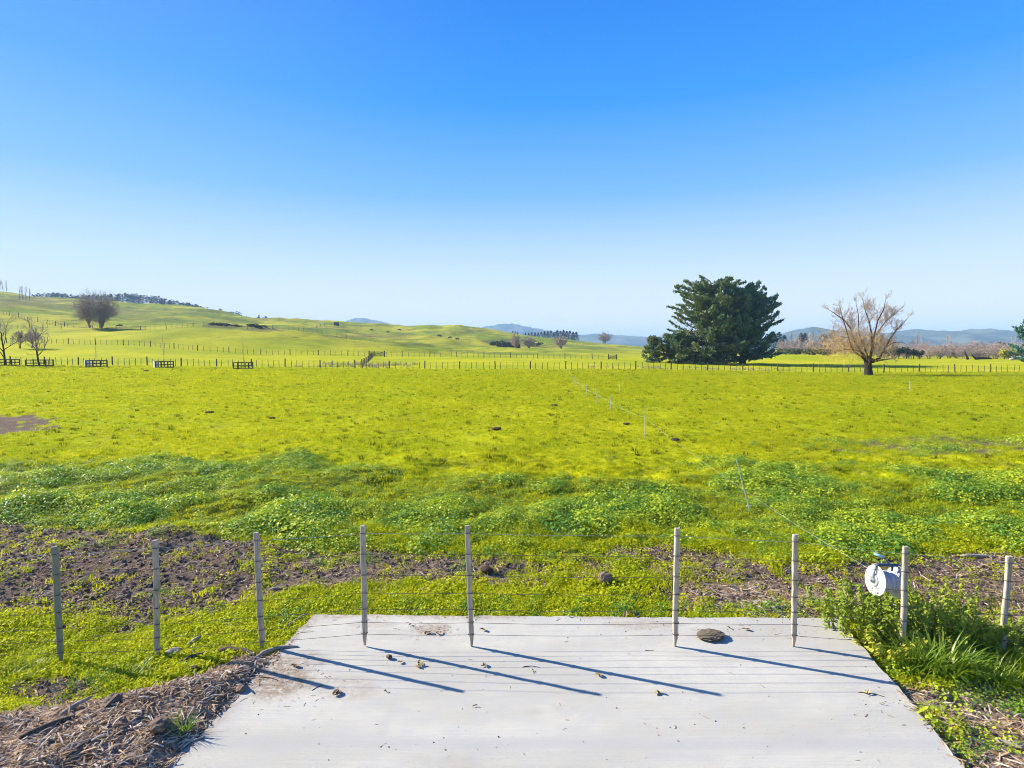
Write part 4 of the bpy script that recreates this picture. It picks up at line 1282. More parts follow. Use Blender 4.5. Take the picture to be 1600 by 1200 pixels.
# ---- macrocarpa cypresses
def cypress(seed, H, prof, mts, nb, up0, cl, spiky=.0, trunk_r=.5, lean=(0, 0), gap=None):
    """prof(z/H, azimuth) -> reach of the boughs; foliage is flat sprays along each bough"""
    rg = np.random.default_rng(seed)
    tk, fo = MB(), MB()
    tp = [np.array([lean[0] * t_ ** 1.5, lean[1] * t_, H * .93 * t_]) for t_ in np.linspace(0, 1, 8)]
    tk.tube(tp, np.linspace(trunk_r, .06, 8), 9)
    V, F = [], []
    cnt = 0
    def spray(c, d, L, wd):
        nonlocal cnt
        d = d / np.linalg.norm(d)
        s_ = np.cross(d, rg.normal(0, .35, 3) + np.array([0, 0, 1])); s_ /= np.linalg.norm(s_) + 1e-9
        V.append(np.array([c - d * L * .4, c + s_ * wd, c + d * L * .6, c - s_ * wd])); F.append(np.array([0, 1, 2, 3]) + cnt); cnt += 4
    for b in range(nb):
        u = (b + rg.random()) / nb
        z = H * (.05 + .93 * u ** 1.12); az = rg.uniform(0, 2 * pi)
        R = prof(z / H, az) * rg.uniform(.62, 1.1)
        i = min(6, int(z / (H * .93) * 7)); q0 = tp[i] + (tp[i + 1] - tp[i]) * (z / (H * .93) * 7 - i) if z < H * .93 else tp[-1]
        up = up0 * rg.uniform(.4, 1.4) * min(1, .1 + 3.2 * max(0, u - .05)) * (1 - .5 * u) + .16 * u - .13 * max(0, .22 - u) / .22
        n = 7
        d = np.array([cos(az), sin(az), up]); d /= np.linalg.norm(d)
        pts = [q0]
        for k in range(n):
            d = d + rg.normal(0, .10, 3) + np.array([0, 0, spiky * .16 - .035 + .02 * k])
            d /= np.linalg.norm(d); pts.append(pts[-1] + d * R / n)
        pts = np.array(pts)
        tk.tube(pts, np.linspace(max(.05, .14 * R / 8), .02, n + 1), 4, False)
        ns = int(cl * (2 + R))
        for k in range(ns):
            f = 1 - rg.random() ** 1.25 * .88
            x = f * n * .999; j = int(x); c = pts[j] + (pts[j + 1] - pts[j]) * (x - j)
            dd = pts[j + 1] - pts[j]; dd /= np.linalg.norm(dd)
            spread = .15 + .54 * (1 - f) ** .8
            c = c + rg.normal(0, 1, 3) * np.array([spread, spread, spread * .38])
            if (gap is not None and gap(c)) or c[2] < .1: continue
            do = dd * .8 + rg.normal(0, .45, 3) + np.array([0, 0, .12 + spiky])
            L = rg.uniform(.35, .95); spray(c, do, L, L * rg.uniform(.16, .32))
    fo.v = [np.concatenate(V)]; fo.f = [np.array(F)]; fo.mi = [np.zeros(len(F))]; fo.n = len(fo.v[0])
    return tk.mesh('trunk', M['bark'], True), fo.mesh('crown', mts)
CY = 117
def prof_l(u, az):
    r = np.interp(u, [0, .05, .15, .25, .4, .55, .68, .8, .9, 1], [10.2, 10.6, 10.4, 9.8, 9.0, 8.3, 8.4, 7.2, 6.2, 4.8])
    return r * (1.0 if cos(az) < 0 else .95 if u > .6 else .8)
def prof_r(u, az):
    r = np.interp(u, [0, .1, .2, .35, .5, .62, .75, .87, 1], [7.2, 7.2, 7.4, 8.4, 9.0, 8.2, 6.2, 4.2, 2.4])
    return r * (1.0 if cos(az) > 0 else 1.0)
def gap_l(c): return ((c[0] - 2.4) / 1.1) ** 2 + ((c[2] - 14.6) / .9) ** 2 < 1 or ((c[0] - 5) / 1.0) ** 2 + ((c[2] - 10) / .9) ** 2 < 1
make_tree('cypress_tree', onY(1108, CY), cypress(41, 16.4, prof_l, M['cyp_olive'], 175, .26, 19, 0, .75, (.6, 0), gap_l), 'huge olive-green cypress with broad rounded top, left of the joined pair')
make_tree('cypress_tree', onY(1160, CY + 1.5), cypress(42, 15.6, prof_r, M['cyp_blue'], 160, .34, 18, .35, .7, (.2, 0)), 'huge blue-green cypress with spiky top, right of the joined pair')
make_tree('cypress_shrub', onY(1021, CY), cypress(43, 5.2, lambda u, a: 2.7 * (1.1 - u * .75), M['cyp_olive'], 40, .5, 14, 0, .15), 'low bushy conifer at the left foot of the big cypresses', cat='shrub')
make_tree('cypress_shrub', onY(1060, CY - 1), cypress(44, 6.0, lambda u, a: 5.2 * (1.1 - u * .7), M['cyp_olive'], 80, .3, 14, 0, .15), 'drooping low conifer growth under the left side of the big cypress', cat='shrub')
make_tree('conifer_tree', onY(1614, 118), cypress(45, 9.6, lambda u, a: float(np.interp(u, [0, .3, .6, .85, 1], [4.0, 4.3, 3.6, 2.4, 1.0])), M['cyp_blue'], 70, .55, 13, .5, .3), 'spiky dark conifer cut by the right picture edge')

# ---- leafy blobs made of clumps, pines, scrub
def clump_tree(seed, H, W, mts, n=900, trunk=.25, lo=.15, size=.45, lobes=7):
    rg = np.random.default_rng(seed)
    tk, fo = MB(), MB()
    tk.tube([(0, 0, -.2), (.05, 0, H * .3), (0, .05, H * .7)], [H * .03, H * .025, H * .01], 6)
    L = [(rg.uniform(-.32, .32) * W, rg.uniform(-.32, .32) * W, H * rg.uniform(lo + .2, .8), rg.uniform(.22, .36) * W) for _ in range(lobes)]
    for (x, y, z, r) in L: tk.tube([(0, 0, H * .25), (x * .6, y * .6, z * .8), (x, y, z)], [H * .015, H * .01, H * .004], 4, False)
    V, F = [], []
    for k in range(n):
        x, y, z, r = L[k % lobes]
        v = rg.normal(0, 1, 3); v /= np.linalg.norm(v); q = v * r * rg.uniform(.6, 1.08) * np.array([1, 1, H / W * 1.1 if H < W else 1])
        c = np.array([x, y, z]) + q
        if c[2] < H * lo * .4: continue
        nn = v + rg.normal(0, .6, 3); nn /= np.linalg.norm(nn)
        a = np.cross(nn, rg.normal(0, 1, 3)); a /= np.linalg.norm(a); b = np.cross(nn, a)
        s_ = size * rg.uniform(.6, 1.3)
        V.append(np.array([c + a * s_, c + b * s_ * .6, c - a * s_, c - b * s_ * .6])); F.append(np.arange(4) + 4 * len(F))
    fo.v = [np.concatenate(V)]; fo.f = [np.array(F)]; fo.mi = [np.zeros(len(F))]; fo.n = len(fo.v[0])
    return tk.mesh('trunk', M['bark']), fo.mesh('crown', mts)
def pine_mesh(seed, H, W, mts, n=420):
    rg = np.random.default_rng(seed)
    tk = MB(); tk.tube([(0, 0, -.3), (0, 0, H * .95)], [H * .018, .05], 5)
    V, F = [], []
    for k in range(n):
        u = rg.random() ** .8; z = H * (.1 + .9 * u); R = W / 2 * (1.02 - u) ** .75 * rg.uniform(.35, 1.1); a = rg.uniform(0, 2 * pi)
        c = np.array([R * cos(a), R * sin(a), z]); d = np.array([cos(a), sin(a), rg.uniform(-.2, .5)])
        s_ = np.cross(d, [0, 0, 1]) + rg.normal(0, .3, 3); L = H * rg.uniform(.045, .085)
        V.append(np.array([c - d * L, c + s_ * L * .5, c + d * L, c - s_ * L * .5])); F.append(np.arange(4) + 4 * len(F))
    fo = MB(); fo.v = [np.concatenate(V)]; fo.f = [np.array(F)]; fo.mi = [np.zeros(len(F))]; fo.n = len(fo.v[0])
    return tk.mesh('trunk', M['bark']), fo.mesh('crown', mts)
PN = [pine_mesh(51 + i, 10, 6.5 + i, M['pine']) for i in range(3)]
# dark pine windbreak right of the central hill
for i, px in enumerate(np.linspace(821, 900, 17)):
    Y = 640 + rnd.uniform(-14, 14); hp = np.interp(px, [818, 850, 875, 902], [8, 11, 15, 13]) * rnd.uniform(.85, 1.2)
    p = onY(px, Y); top = np.interp(px, [818, 850, 885, 902], [521, 518.5, 516, 519]) + rnd.uniform(-1.5, 1.5)
    h = at(px, top, Y).z - p.z
    make_tree('pine_tree', p, PN[i % 3], 'dark blue-green pine, %s from the left in the dense row right of the central hill' % ORD[i], 'pines in the row right of the central hill', rnd.uniform(0, 6), (h / 10))
for i, px in enumerate((801, 805, 809)):
    p = onY(px, 560); make_tree('pine_tree', p, PN[i % 3], 'tiny dark pine at the central hill crest, %s from the left of three' % ORD[i], 'tiny pines at the crest of the central hill', i, max(.3, (at(px, 519, 560).z - p.z) / 10))
# forest on the far left skyline: one mass
rgf = np.random.default_rng(77); V, F = [], []; nV = 0
for k in range(330):
    px = rgf.uniform(52, 318) if k < 300 else rgf.uniform(318, 420); Y = rgf.uniform(800, 900)
    p = np.array(onY(px, Y))
    top = np.interp(px, [50, 70, 90, 120, 160, 200, 240, 280, 310, 360, 420], [464, 460, 458, 463, 462, 459.5, 464, 472, 478, 487, 497]) + rgf.normal(0, 1.3)
    H = at(px, top, Y).z - p[2]
    H = np.clip(H, 4, 40); W = H * rgf.uniform(.22, .34) + 2
    for j in range(46):
        u = rgf.random() ** .7; z = H * (.15 + .87 * u); R = W * (1.05 - u) ** .8 * rgf.uniform(.4, 1.1); a = rgf.uniform(0, 2 * pi)
        c = p + np.array([R * cos(a), R * sin(a), z]); d = np.array([cos(a), sin(a), rgf.uniform(-.3, .6)]); s_ = np.cross(d, [0, 0, 1]); L = rgf.uniform(1.0, 2.0)
        V.append(np.array([c - d * L, c + s_ * L * .7, c + d * L, c - s_ * L * .7])); F.append(np.arange(4) + nV); nV += 4
fo = MB(); fo.v = [np.concatenate(V)]; fo.f = [np.array(F)]; fo.mi = [np.zeros(len(F))]; fo.n = nV
f_ = fo.build('pine_forest', M['pine']); f_['kind'] = 'stuff'
# dark scrub in the gullies of the hill
SB = [clump_tree(61 + i, 2.2, 5, M['scrub'], 300, .1, .05, .4, 6) for i in range(2)]
for i, (px, Y, s_) in enumerate([(335, 255, 1), (347, 258, 1.1), (360, 255, .9), (372, 252, .8), (395, 248, 1.1), (408, 246, 1.1), (420, 240, .8), (189, 215, .5)]):
    make_tree('scrub_bush', onY(px, Y), SB[i % 2], 'low dark scrub bush in the left hill gullies, %s' % ('above the big bare tree shadow' if i == 7 else ORD[i] + ' from the left'), 'scrub bushes in the left hill gullies', i, (s_ * 1.1, s_ * 1.1, s_ * .55), 'bush')
for i, (px, Y, s_) in enumerate([(772, 305, 1.0), (780, 306, 1.3), (788, 305, 1.4), (796, 304, 1.4), (803, 303, 1.2), (832, 340, .9), (842, 345, .8)]):
    make_tree('scrub_bush', onY(px, Y), SB[i % 2], 'dark scrub bush at the right foot of the central hill, %s from the left' % ORD[i], 'scrub bushes at the foot of the central hill', i, (s_ * 1.1, s_, s_ * 1.0), 'bush')

# ---- tree belts beyond the right paddock
OL = [clump_tree(71 + i, 4, 6, M['olive'], 420, .2, .1, .42, 7) for i in range(2)]
for i, px in enumerate((1219, 1229, 1240, 1250, 1264, 1274, 1284, 1294)):
    Y = 232 + rnd.uniform(-6, 6); p = onY(px, Y)
    make_tree('olive_tree', p, OL[i % 2], 'rounded olive-green tree, %s from the left in the row right of the cypresses' % ORD[i], 'rounded trees right of the cypresses', rnd.uniform(0, 6), (at(px, 545 + rnd.uniform(-1, 1.5), Y).z - p.z) / 4)
GT = clump_tree(75, 5, 4, M['scrub'], 500, .3, .35, .35, 6)
for i, (px, tp) in enumerate(((1387, 547), (1397, 545), (1404, 543), (1416, 543), (1427, 546), (1436, 548))):
    Y = 168; p = onY(px, Y)
    make_tree('green_tree', p, GT, 'small dark green tree right of the bare willow, %s from the left in its clump' % ORD[i], 'dark green trees right of the willow', rnd.uniform(0, 6), (at(px, tp, Y).z - p.z) / 5)
BW = [dome_tree(81 + i, 6, 9, 18, M['bark_pale'], m_, .028, (4, 5, 6), .12, 5) for i, m_ in enumerate((M['twig_pink'], M['twig_grey'], M['twig_pink']))]
k = 0
for row, (Y, a, b, n, top) in enumerate([(178, 1386, 1600, 17, 537), (215, 1370, 1620, 16, 533)]):
    for iw, px in enumerate(np.linspace(a, b, n)):
        p = onY(px + rnd.uniform(-4, 4), Y + rnd.uniform(-5, 5)); k += 1
        tt = top + (rnd.uniform(-4, 5)) + (3 if px < 1450 else 0)
        make_tree('bare_willow', p, BW[k % 3], 'dense pinkish leafless willow in the %s row beyond the right paddock, %s from the left' % (('front', 'back')[Y > 200], ORD[iw]), 'leafless willows beyond the right paddock', rnd.uniform(0, 6), max(.5, (at(px, tt, p.y).z - p.z) / 6))
FB = [dome_tree(101 + i, 10, 10, 16, M['bark_pale'], m_, .055, (4, 5, 6), .1, 4) for i, m_ in enumerate((M['twig_pink'], M['twig_grey']))]
for i, px in enumerate(np.linspace(1226, 1572, 20)):
    Y = 390 + rnd.uniform(-18, 18); p = onY(px + rnd.uniform(-4, 4), Y)
    make_tree('bare_tree', p, FB[i % 2], 'taller hazy leafless tree in the far belt beyond the right paddock, %s from the left' % ORD[i], 'taller leafless trees in the far right belt', rnd.uniform(0, 6), (at(px, (527 if px < 1400 else 533) + rnd.uniform(-5, 4), Y).z - p.z) / 10)
PK = [dome_tree(91, 6, 7, 14, M['bark_pale'], M['twig_pink'], .05, (3, 4, 3), .1)]
for i, px in enumerate(np.linspace(1220, 1385, 13)):
    Y = 330 + rnd.uniform(-20, 20); p = onY(px + rnd.uniform(-4, 4), Y)
    make_tree('bare_bush_tree', p, PK[0], 'low pale pink leafless tree above the olive row, %s from the left' % ORD[i], 'pale pink trees above the olive row', rnd.uniform(0, 6), (at(px, 538 + rnd.uniform(-4, 4), Y).z - p.z) / 6)
pp = [poplar(95, 14, M['twig_pink'], .07), poplar(96, 14, M['twig_grey'], .07)]
for i, px in enumerate((1236, 1243, 1249, 1262, 1268, 1274, 1292, 1303, 1312, 1322, 1335, 1346, 1432, 1440, 1478, 1482, 1578, 1584)):
    Y = 430 + rnd.uniform(-20, 20); p = onY(px, Y)
    make_tree('poplar_tree', p, pp[i % 2], 'tall hazy leafless poplar far beyond the right paddock, %s from the left' % ORD[i], 'hazy poplars far beyond the right paddock', i, (at(px, 524 + rnd.uniform(-4, 5), Y).z - p.z) / 14)
for i, (px, tp) in enumerate(((1208, 521), (1216, 519), (1224, 524), (1250, 520), (1256, 521), (1284, 522), (1289, 524), (1300, 518), (1560, 534), (1567, 535))):
    Y = 480 if px < 1500 else 300
    p = onY(px, Y)
    make_tree('pine_tree', p, PN[i % 3], 'dark hazy conifer among the far poplars, %s from the left' % ORD[i], 'hazy conifers among the far poplars', i, (at(px, tp, Y).z - p.z) / 10)
YB = clump_tree(98, 4, 4, M['yellow'], 420, .1, .1, .35, 6)
for i, (px, tp, lb) in enumerate(((1569, 542, 'yellow-green bush, lower of the two left of the right-edge conifer'), (1580, 539, 'yellow-green bush touching the right-edge conifer'))):
    p = onY(px, 165); make_tree('yellow_bush', p, YB, lb, None, i, (at(px, tp, 165).z - p.z) / 4, 'bush')

# ---- log with a snag, pale log, trough, hut, cattle
p = onY(1530, 160)
o = empty('fallen_trunk', p, 'dark fallen tree trunk with one upright broken limb beyond the right fence', 'fallen tree')
mb = MB(); mb.tube([(-1.2, 0, .35), (0, 0, .45), (2, .2, .4), (3.6, .3, .3)], [.4, .38, .3, .18], 8); mb.build('log', M['bark'], o, True)
mb = MB(); mb.tube([(-3.2, 0, .1), (-3.6, 0, .9), (-4.0, .1, 1.8), (-4.1, .1, 2.6)], [.34, .26, .2, .07], 7); mb.tube([(-1.2, 0, .4), (-2.0, 0, 1.1), (-2.3, .2, 1.7)], [.25, .18, .08], 6); mb.build('broken_limb', M['bark'], o, True)
p = onY(1597, 150)
o = empty('pale_log', p, 'low pale log lying in front of the right-edge conifer', 'log')
mb = MB(); mb.tube([(-3.3, 0, .3), (-2, 0, .55), (0, .1, .75), (2.5, 0, .55)], [.28, .4, .45, .4], 8); mb.build('trunk', M['rock'], o, True)
mb = MB(); mb.tube([(-2, .1, .4), (-2.6, .1, .9), (-2.8, .2, 1.1)], [.14, .1, .06], 6); mb.build('stub', M['rock'], o, True)
p = onY(1240, 160)
o = empty('water_trough', p, 'small low white trough on the grassy rise right of the cypresses', 'trough')
mb = MB()
mb.addl([(-.75, -.35, 0), (.75, -.35, 0), (.75, .35, 0), (-.75, .35, 0), (-.85, -.42, .5), (.85, -.42, .5), (.85, .42, .5), (-.85, .42, .5), (-.77, -.34, .5), (.77, -.34, .5), (.77, .34, .5), (-.77, .34, .5), (-.7, -.3, .2), (.7, -.3, .2), (.7, .3, .2), (-.7, .3, .2)],
        [(0, 3, 2, 1), (0, 1, 5, 4), (1, 2, 6, 5), (2, 3, 7, 6), (3, 0, 4, 7), (4, 5, 9, 8), (5, 6, 10, 9), (6, 7, 11, 10), (7, 4, 8, 11), (8, 9, 13, 12), (9, 10, 14, 13), (10, 11, 15, 14), (11, 8, 12, 15), (12, 13, 14, 15)])
mb.build('basin', M['white'], o)
p = onY(527, 440)
o = empty('hut', p, 'small dark hut on the skyline of the central hill', 'hut')
mb = MB(); mb.box((-1.7, -1.3, -.4), (1.7, 1.3, 2.3)); mb.build('wall', M['hut'], o)
mb = MB(); mb.addl([(-1.9, -1.5, 2.31), (1.9, -1.5, 2.31), (1.9, 1.5, 2.7), (-1.9, 1.5, 2.7), (-1.9, -1.5, 2.42), (1.9, -1.5, 2.42), (1.9, 1.5, 2.82), (-1.9, 1.5, 2.82)], [(0, 3, 2, 1), (4, 5, 6, 7), (0, 1, 5, 4), (1, 2, 6, 5), (2, 3, 7, 6), (3, 0, 4, 7)]); mb.build('roof', M['hut'], o)
mb = MB(); mb.box((-.4, -1.34, 0), (.5, -1.305, 1.9)); mb.build('door', M['post'], o)

def skin_mesh(name, pts, edges, radii, mt, sub=1):
    me = bpy.data.meshes.new(name); me.from_pydata(pts, edges, [])
    o = bpy.data.objects.new(name, me); COL.objects.link(o)
    m_ = o.modifiers.new('s', 'SKIN'); m2_ = o.modifiers.new('ss', 'SUBSURF'); m2_.levels = sub
    sv = me.skin_vertices[0].data
    for i, r in enumerate(radii): sv[i].radius = (r, r) if not isinstance(r, tuple) else r
    sv[0].use_root = True
    dg = bpy.context.evaluated_depsgraph_get(); dg.update()
    r_ = bpy.data.meshes.new_from_object(o.evaluated_get(dg))
    bpy.data.objects.remove(o); r_.materials.clear(); r_.materials.append(mt); r_.name = name
    return r_
cp = [(-.75, 0, 1.12), (0, 0, 1.08), (.7, 0, 1.14), (1.05, 0, 1.15), (1.4, 0, .85), (1.65, 0, .62),
      (.72, .2, .75), (.72, .21, .4), (.74, .21, .03), (.72, -.2, .75), (.70, -.21, .4), (.66, -.21, .03),
      (-.8, .22, .75), (-.92, .22, .45), (-.86, .22, .03), (-.8, -.22, .75), (-.88, -.22, .45), (-.8, -.22, .03), (-1.0, 0, 1.15), (-1.08, 0, .6)]
ce = [(0, 1), (1, 2), (2, 3), (3, 4), (4, 5), (2, 6), (6, 7), (7, 8), (2, 9), (9, 10), (10, 11), (0, 12), (12, 13), (13, 14), (0, 15), (15, 16), (16, 17), (0, 18), (18, 19)]
cr_ = [.36, .40, .36, .24, .17, .11, .14, .09, .08, .14, .09, .08, .17, .1, .08, .17, .1, .08, .06, .04]
cow = skin_mesh('body', cp, ce, cr_, M['cow'])
for i, (px, Y, lb) in enumerate([(582, 405, 'black cow grazing nearest the hut on the central hill'), (607, 395, 'black cow on the central hill, next right of the one by the hut'), (625, 445, 'dark cow on the skyline in the middle of the central hill'),
                                 (687, 330, 'black cow on the right slope, leftmost of the lower three'), (703, 325, 'pale brown-black cow between two others on the right slope'), (715, 318, 'black cow lowest on the right slope of the central hill')]):
    o = empty('cow', onY(px, Y), lb, 'cow', 'cattle grazing on the central hill', rnd.choice((0.3, 2.9, 3.4, -.2)), 1.0)
    obj('body', cow, o)

# ------------------------------------------------------------------ far mountains
def ridge(px0, px1, crest, Y0, depth, mt, seed):
    """a hill range seen beyond the plain: crest rows by column"""
    n, m_ = 160, 26
    V = []
    for j in range(m_):
        v_ = j / (m_ - 1)
        for i in range(n):
            px = px0 + (px1 - px0) * i / (n - 1)
            Y = Y0 + depth * (v_ - .45) * 2
            h = (CAMZ + (HOR - curve(px, crest)) / FOC * Y0) * 1.14
            prof_ = max(0.0, 1 - abs(v_ - .45) / .5) ** .8
            X = (px - 800) / FOC * Y0
            ed = float(sstep(0, .08, i / (n - 1)) * (1 - sstep(.92, 1, i / (n - 1))))
            z = h * prof_ * ed + (float(fbm(X * .012, Y * .008, seed, 4)) - .5) * h * .55 * min(1, prof_ * 1.3) * (1 - prof_) * 2.4 + (float(vn(X * .05, Y * .02, seed + 3)) - .5) * h * .05
            V.append((X, Y, z if 0 < v_ < 1 else -4))
    mb = MB(); I = np.arange(n * m_).reshape(m_, n)
    mb.add(V, np.stack([I[:-1, :-1], I[:-1, 1:], I[1:, 1:], I[1:, :-1]], -1).reshape(-1, 4))
    o = mb.build('hills', mt, smooth=True); o['kind'] = 'structure'
t = NT('far_hills')
c = t.mix(t.rng(t.noise(t.pos((1, .6, 1)), .007, 6, .65), .42, .6), (.035, .06, .05), (.13, .145, .085))
c = t.mix(t.rng(t.noise(t.pos(), .016, 5, .7), .52, .62), c, (.05, .07, .045))
M['hills'] = t.pri(c, .95, .1)
ridge(1080, 2100, [(1080, 545), (1180, 536), (1240, 519), (1265, 515), (1300, 520), (1340, 521), (1380, 524), (1420, 518), (1440, 519), (1500, 521), (1512, 518), (1540, 517), (1580, 521), (1600, 523), (1700, 520), (1900, 526), (2100, 540)], 2300, 500, M['hills'], 3)
ridge(840, 1300, [(840, 536), (890, 527), (930, 524), (960, 526), (1000, 528), (1100, 530), (1250, 532), (1300, 540)], 3600, 600, M['hills'], 9)
ridge(700, 960, [(700, 530), (760, 514), (785, 511), (800, 510), (815, 513), (850, 519), (900, 528), (960, 540)], 3900, 600, M['hills'], 14)
ridge(470, 700, [(470, 530), (530, 510), (556, 503.5), (575, 503), (600, 507), (640, 520), (700, 535)], 3900, 600, M['hills'], 18)

# ------------------------------------------------------------------ shrubs and long grass right of the slab
def sprig_mesh(mb, st, x, y, H, lean, az):
    n = 7
    p = np.array([x, y, 0.0]); d = np.array([cos(az) * lean, sin(az) * lean, 1.0]); d /= np.linalg.norm(d)
    pts = [p]
    for k in range(n):
        d = d + np.array([rnd.gauss(0, .08), rnd.gauss(0, .08), .04]); d /= np.linalg.norm(d); pts.append(pts[-1] + d * H / n)
    st.tube(pts, np.linspace(.006, .002, n + 1), 4, False)
    for k in range(int(44 * H / .4)):
        f = .12 + .88 * rnd.random() ** .8; xq = f * n * .999; j = int(xq); c = pts[j] + (pts[j + 1] - pts[j]) * (xq - j)
        a = rnd.uniform(0, 2 * pi); sp = .05 * (1.25 - f)
        c = c + np.array([cos(a) * sp, sin(a) * sp, rnd.gauss(0, .012)])
        leaf(mb, c, (cos(a) * .6 + rnd.gauss(0, .3), sin(a) * .6 + rnd.gauss(0, .3), .8), rnd.uniform(.026, .052), .55, 0, .2, a)
def shrub(p, nst, R, H, label, flat=1.0):
    o = empty('shrub', p, label, 'shrub', 'feathery shrubs right of the slab')
    mb, st = MB(), MB()
    for _ in range(nst):
        a = rnd.uniform(0, 2 * pi); r = R * rnd.random() ** .5
        sprig_mesh(mb, st, r * cos(a), r * sin(a) * .8, 1.22 * H * rnd.uniform(.55, 1.1) * (1 - .35 * (r / R) ** 2), rnd.uniform(.1, .8) * flat, a)
    mb.build('foliage', M['shrub'], o); st.build('stems', M['stem'], o)
def on0(px, py):
    p = on(px, py); return p
shrub(on0(1352, 985), 60, .42, .46, 'yellow-green feathery shrub at the back right corner of the slab, below the reel')
shrub(on0(1395, 992), 46, .34, .42, 'yellow-green feathery shrub wrapping the foot of the reel batten')
shrub(on0(1462, 1000), 75, .5, .56, 'tallest feathery shrub, standing between the two rightmost battens')
shrub(on0(1520, 1008), 55, .42, .46, 'feathery shrub just left of the rightmost batten')
shrub(on0(1600, 1030), 45, .4, .36, 'low feathery shrub right of the rightmost batten at the picture edge')
shrub(on0(1395, 1028), 34, .26, .26, 'small leafy shrub leaning over the right slab edge', 1.5)
def clump(p, n, L0, L1, R, label, wd=.014, grp='long grass clumps right of the slab', mt='longgrass', lean=(.5, 1.6)):
    o = empty('grass_clump', p, label, 'grass clump', grp)
    mb = MB()
    for _ in range(n):
        a = rnd.uniform(0, 2 * pi); r = R * rnd.random() ** .5
        blade(mb, r * cos(a), r * sin(a), rnd.uniform(L0, L1), wd * rnd.uniform(.7, 1.4), a + rnd.gauss(0, .5), rnd.uniform(*lean), 5, -.02)
    mb.build('blades', M[mt], o)
clump(on0(1428, 1046), 120, .25, .55, .14, 'long arching grass clump at the slab edge below the reel batten')
clump(on0(1468, 1052), 130, .25, .52, .15, 'broad-bladed arching grass clump, middle one of the row below the shrubs', .019)
clump(on0(1505, 1050), 110, .25, .48, .14, 'arching grass clump right of the middle broad-bladed one', .016)
clump(on0(1548, 1066), 130, .22, .42, .15, 'fine-bladed grass clump below the rightmost batten', .009)
clump(on0(1596, 1078), 110, .2, .4, .15, 'bright yellow-green grass clump at the right picture edge', .012, mt='grass')
clump(on0(1468, 1132), 110, .1, .22, .13, 'short bright grass tuft hanging over the right slab edge', .007, mt='grass')
clump(on0(284, 1140), 70, .08, .2, .07, 'small green grass tuft in the bark mulch by the left slab edge', .008, 'grass tufts left of the slab', 'longgrass', (.3, 1.3))
clump(on0(190, 1066), 120, .10, .24, .22, 'long green grass tuft along the top of the bark mulch', .009, 'grass tufts left of the slab', 'longgrass', (.4, 1.5))
clump(on0(140, 1074), 90, .10, .22, .2, 'green grass tuft between the grey soil patch and the mulch', .009, 'grass tufts left of the slab', 'longgrass', (.4, 1.5))
clump(on0(18, 1062), 110, .10, .22, .25, 'dark green grass tuft left of the grey soil patch', .009, 'grass tufts left of the slab', 'longgrass', (.4, 1.5))

# ------------------------------------------------------------------ lump, stones, sticks, bark
p = G(1110, 996)
bm = m_rock(5, M['dung'], 5, .24, .5, 'lump', False, 3.2)
o = obj('dung_lump', bm, None, (p.x, p.y, .027)); o.scale = (.142, .11, .08); o.rotation_euler = (0, 0, .3)
tag(o, 'round pitted grey-brown lump lying on the slab between two battens', 'dried dung')
def stone(px, py, s, label, mt='rock', seed=1, sink=.3, slab_=False):
    p = G(px, py) if slab_ else on(px, py)
    o = obj('stone', m_rock(seed, M[mt], 3, .35, .8), None, (p.x, p.y, p.z + s[2] * (1 - sink)))
    o.scale = s; o.rotation_euler = (rnd.uniform(-.2, .2), rnd.uniform(-.2, .2), rnd.uniform(0, 3))
    return tag(o, label, 'stone')
stone(272, 1026, (.085, .07, .06), 'pale grey stone just right of the second batten', seed=2)
stone(306, 1024, (.05, .05, .045), 'small grey stone beside the pale upright branch stub', seed=3)
stone(377, 1080, (.05, .045, .035), 'dark grey stone at the left slab edge by the bark', 'clod', 4)
stone(248, 1138, (.09, .07, .05), 'dark grey stone in the mulch near the green tuft', 'clod', 6)
stone(176, 1100, (.10, .06, .05), 'grey stone half buried in the middle of the mulch', 'clod', 7)
stone(945, 912, (.10, .08, .10), 'grey clod standing in the weeds behind the slab', 'clod', 8)
stone(760, 895, (.09, .07, .06), 'dark clod in the weeds just right of the fifth batten', 'dung_dark', 9)
stone(608, 1029, (.030, .026, .024), 'brown pebble on the slab beside a batten shadow', 'clod', 10, .15, True)
def stick(px, py, L, r, az, label, mt='stick', bend=.1, tilt=0.0, name='stick', slab_=False, cat='stick', flat=1.0, lift=0.0):
    p = G(px, py) if slab_ else on(px, py)
    mb = MB(); n = 6; pts = []
    for i in range(n + 1):
        u = i / n - .5
        pts.append((u * L, bend * L * (1 - 4 * u * u) + rnd.gauss(0, .012) * L, (u + .5) * L * tilt + rnd.gauss(0, .004) * L))
    mb.tube(pts, [r * k for k in (.55, .95, 1, .9, .85, .7, .35)], 7)
    o = mb.build(name, M[mt], None, True, (p.x, p.y, p.z + r * flat * .8 + lift)); o.rotation_euler = (0, 0, az); o.scale = (1, 1, flat)
    return tag(o, label, cat)
stick(302, 1014, .17, .028, .9, 'pale thick branch stub propped in the grass right of the second batten', 'stick', .12, .5)
stick(440, 922, .28, .02, .05, 'pale grey stick on the soil left of the fourth batten', 'stick')
stick(462, 978, .30, .013, .9, 'thin grey stick leaning by the back left corner of the slab', 'stick', .1, .25)
stick(430, 1026, .46, .024, .75, 'curved grey root at the slab edge by the batten shadow', 'stick', .25)
stick(330, 1030, .55, .03, .35, 'dark branch lying along the top of the left mulch heap', 'stick_dark', .15)
stick(372, 1026, .5, .032, -.35, 'dark branch piece lying by the third batten foot', 'stick_dark', .15)
stick(256, 1040, .32, .022, .8, 'dark short branch at the grass edge of the mulch', 'stick_dark')
stick(120, 1108, .24, .02, 1.1, 'pale split stick standing out in the left mulch', 'stick', .05, .1)
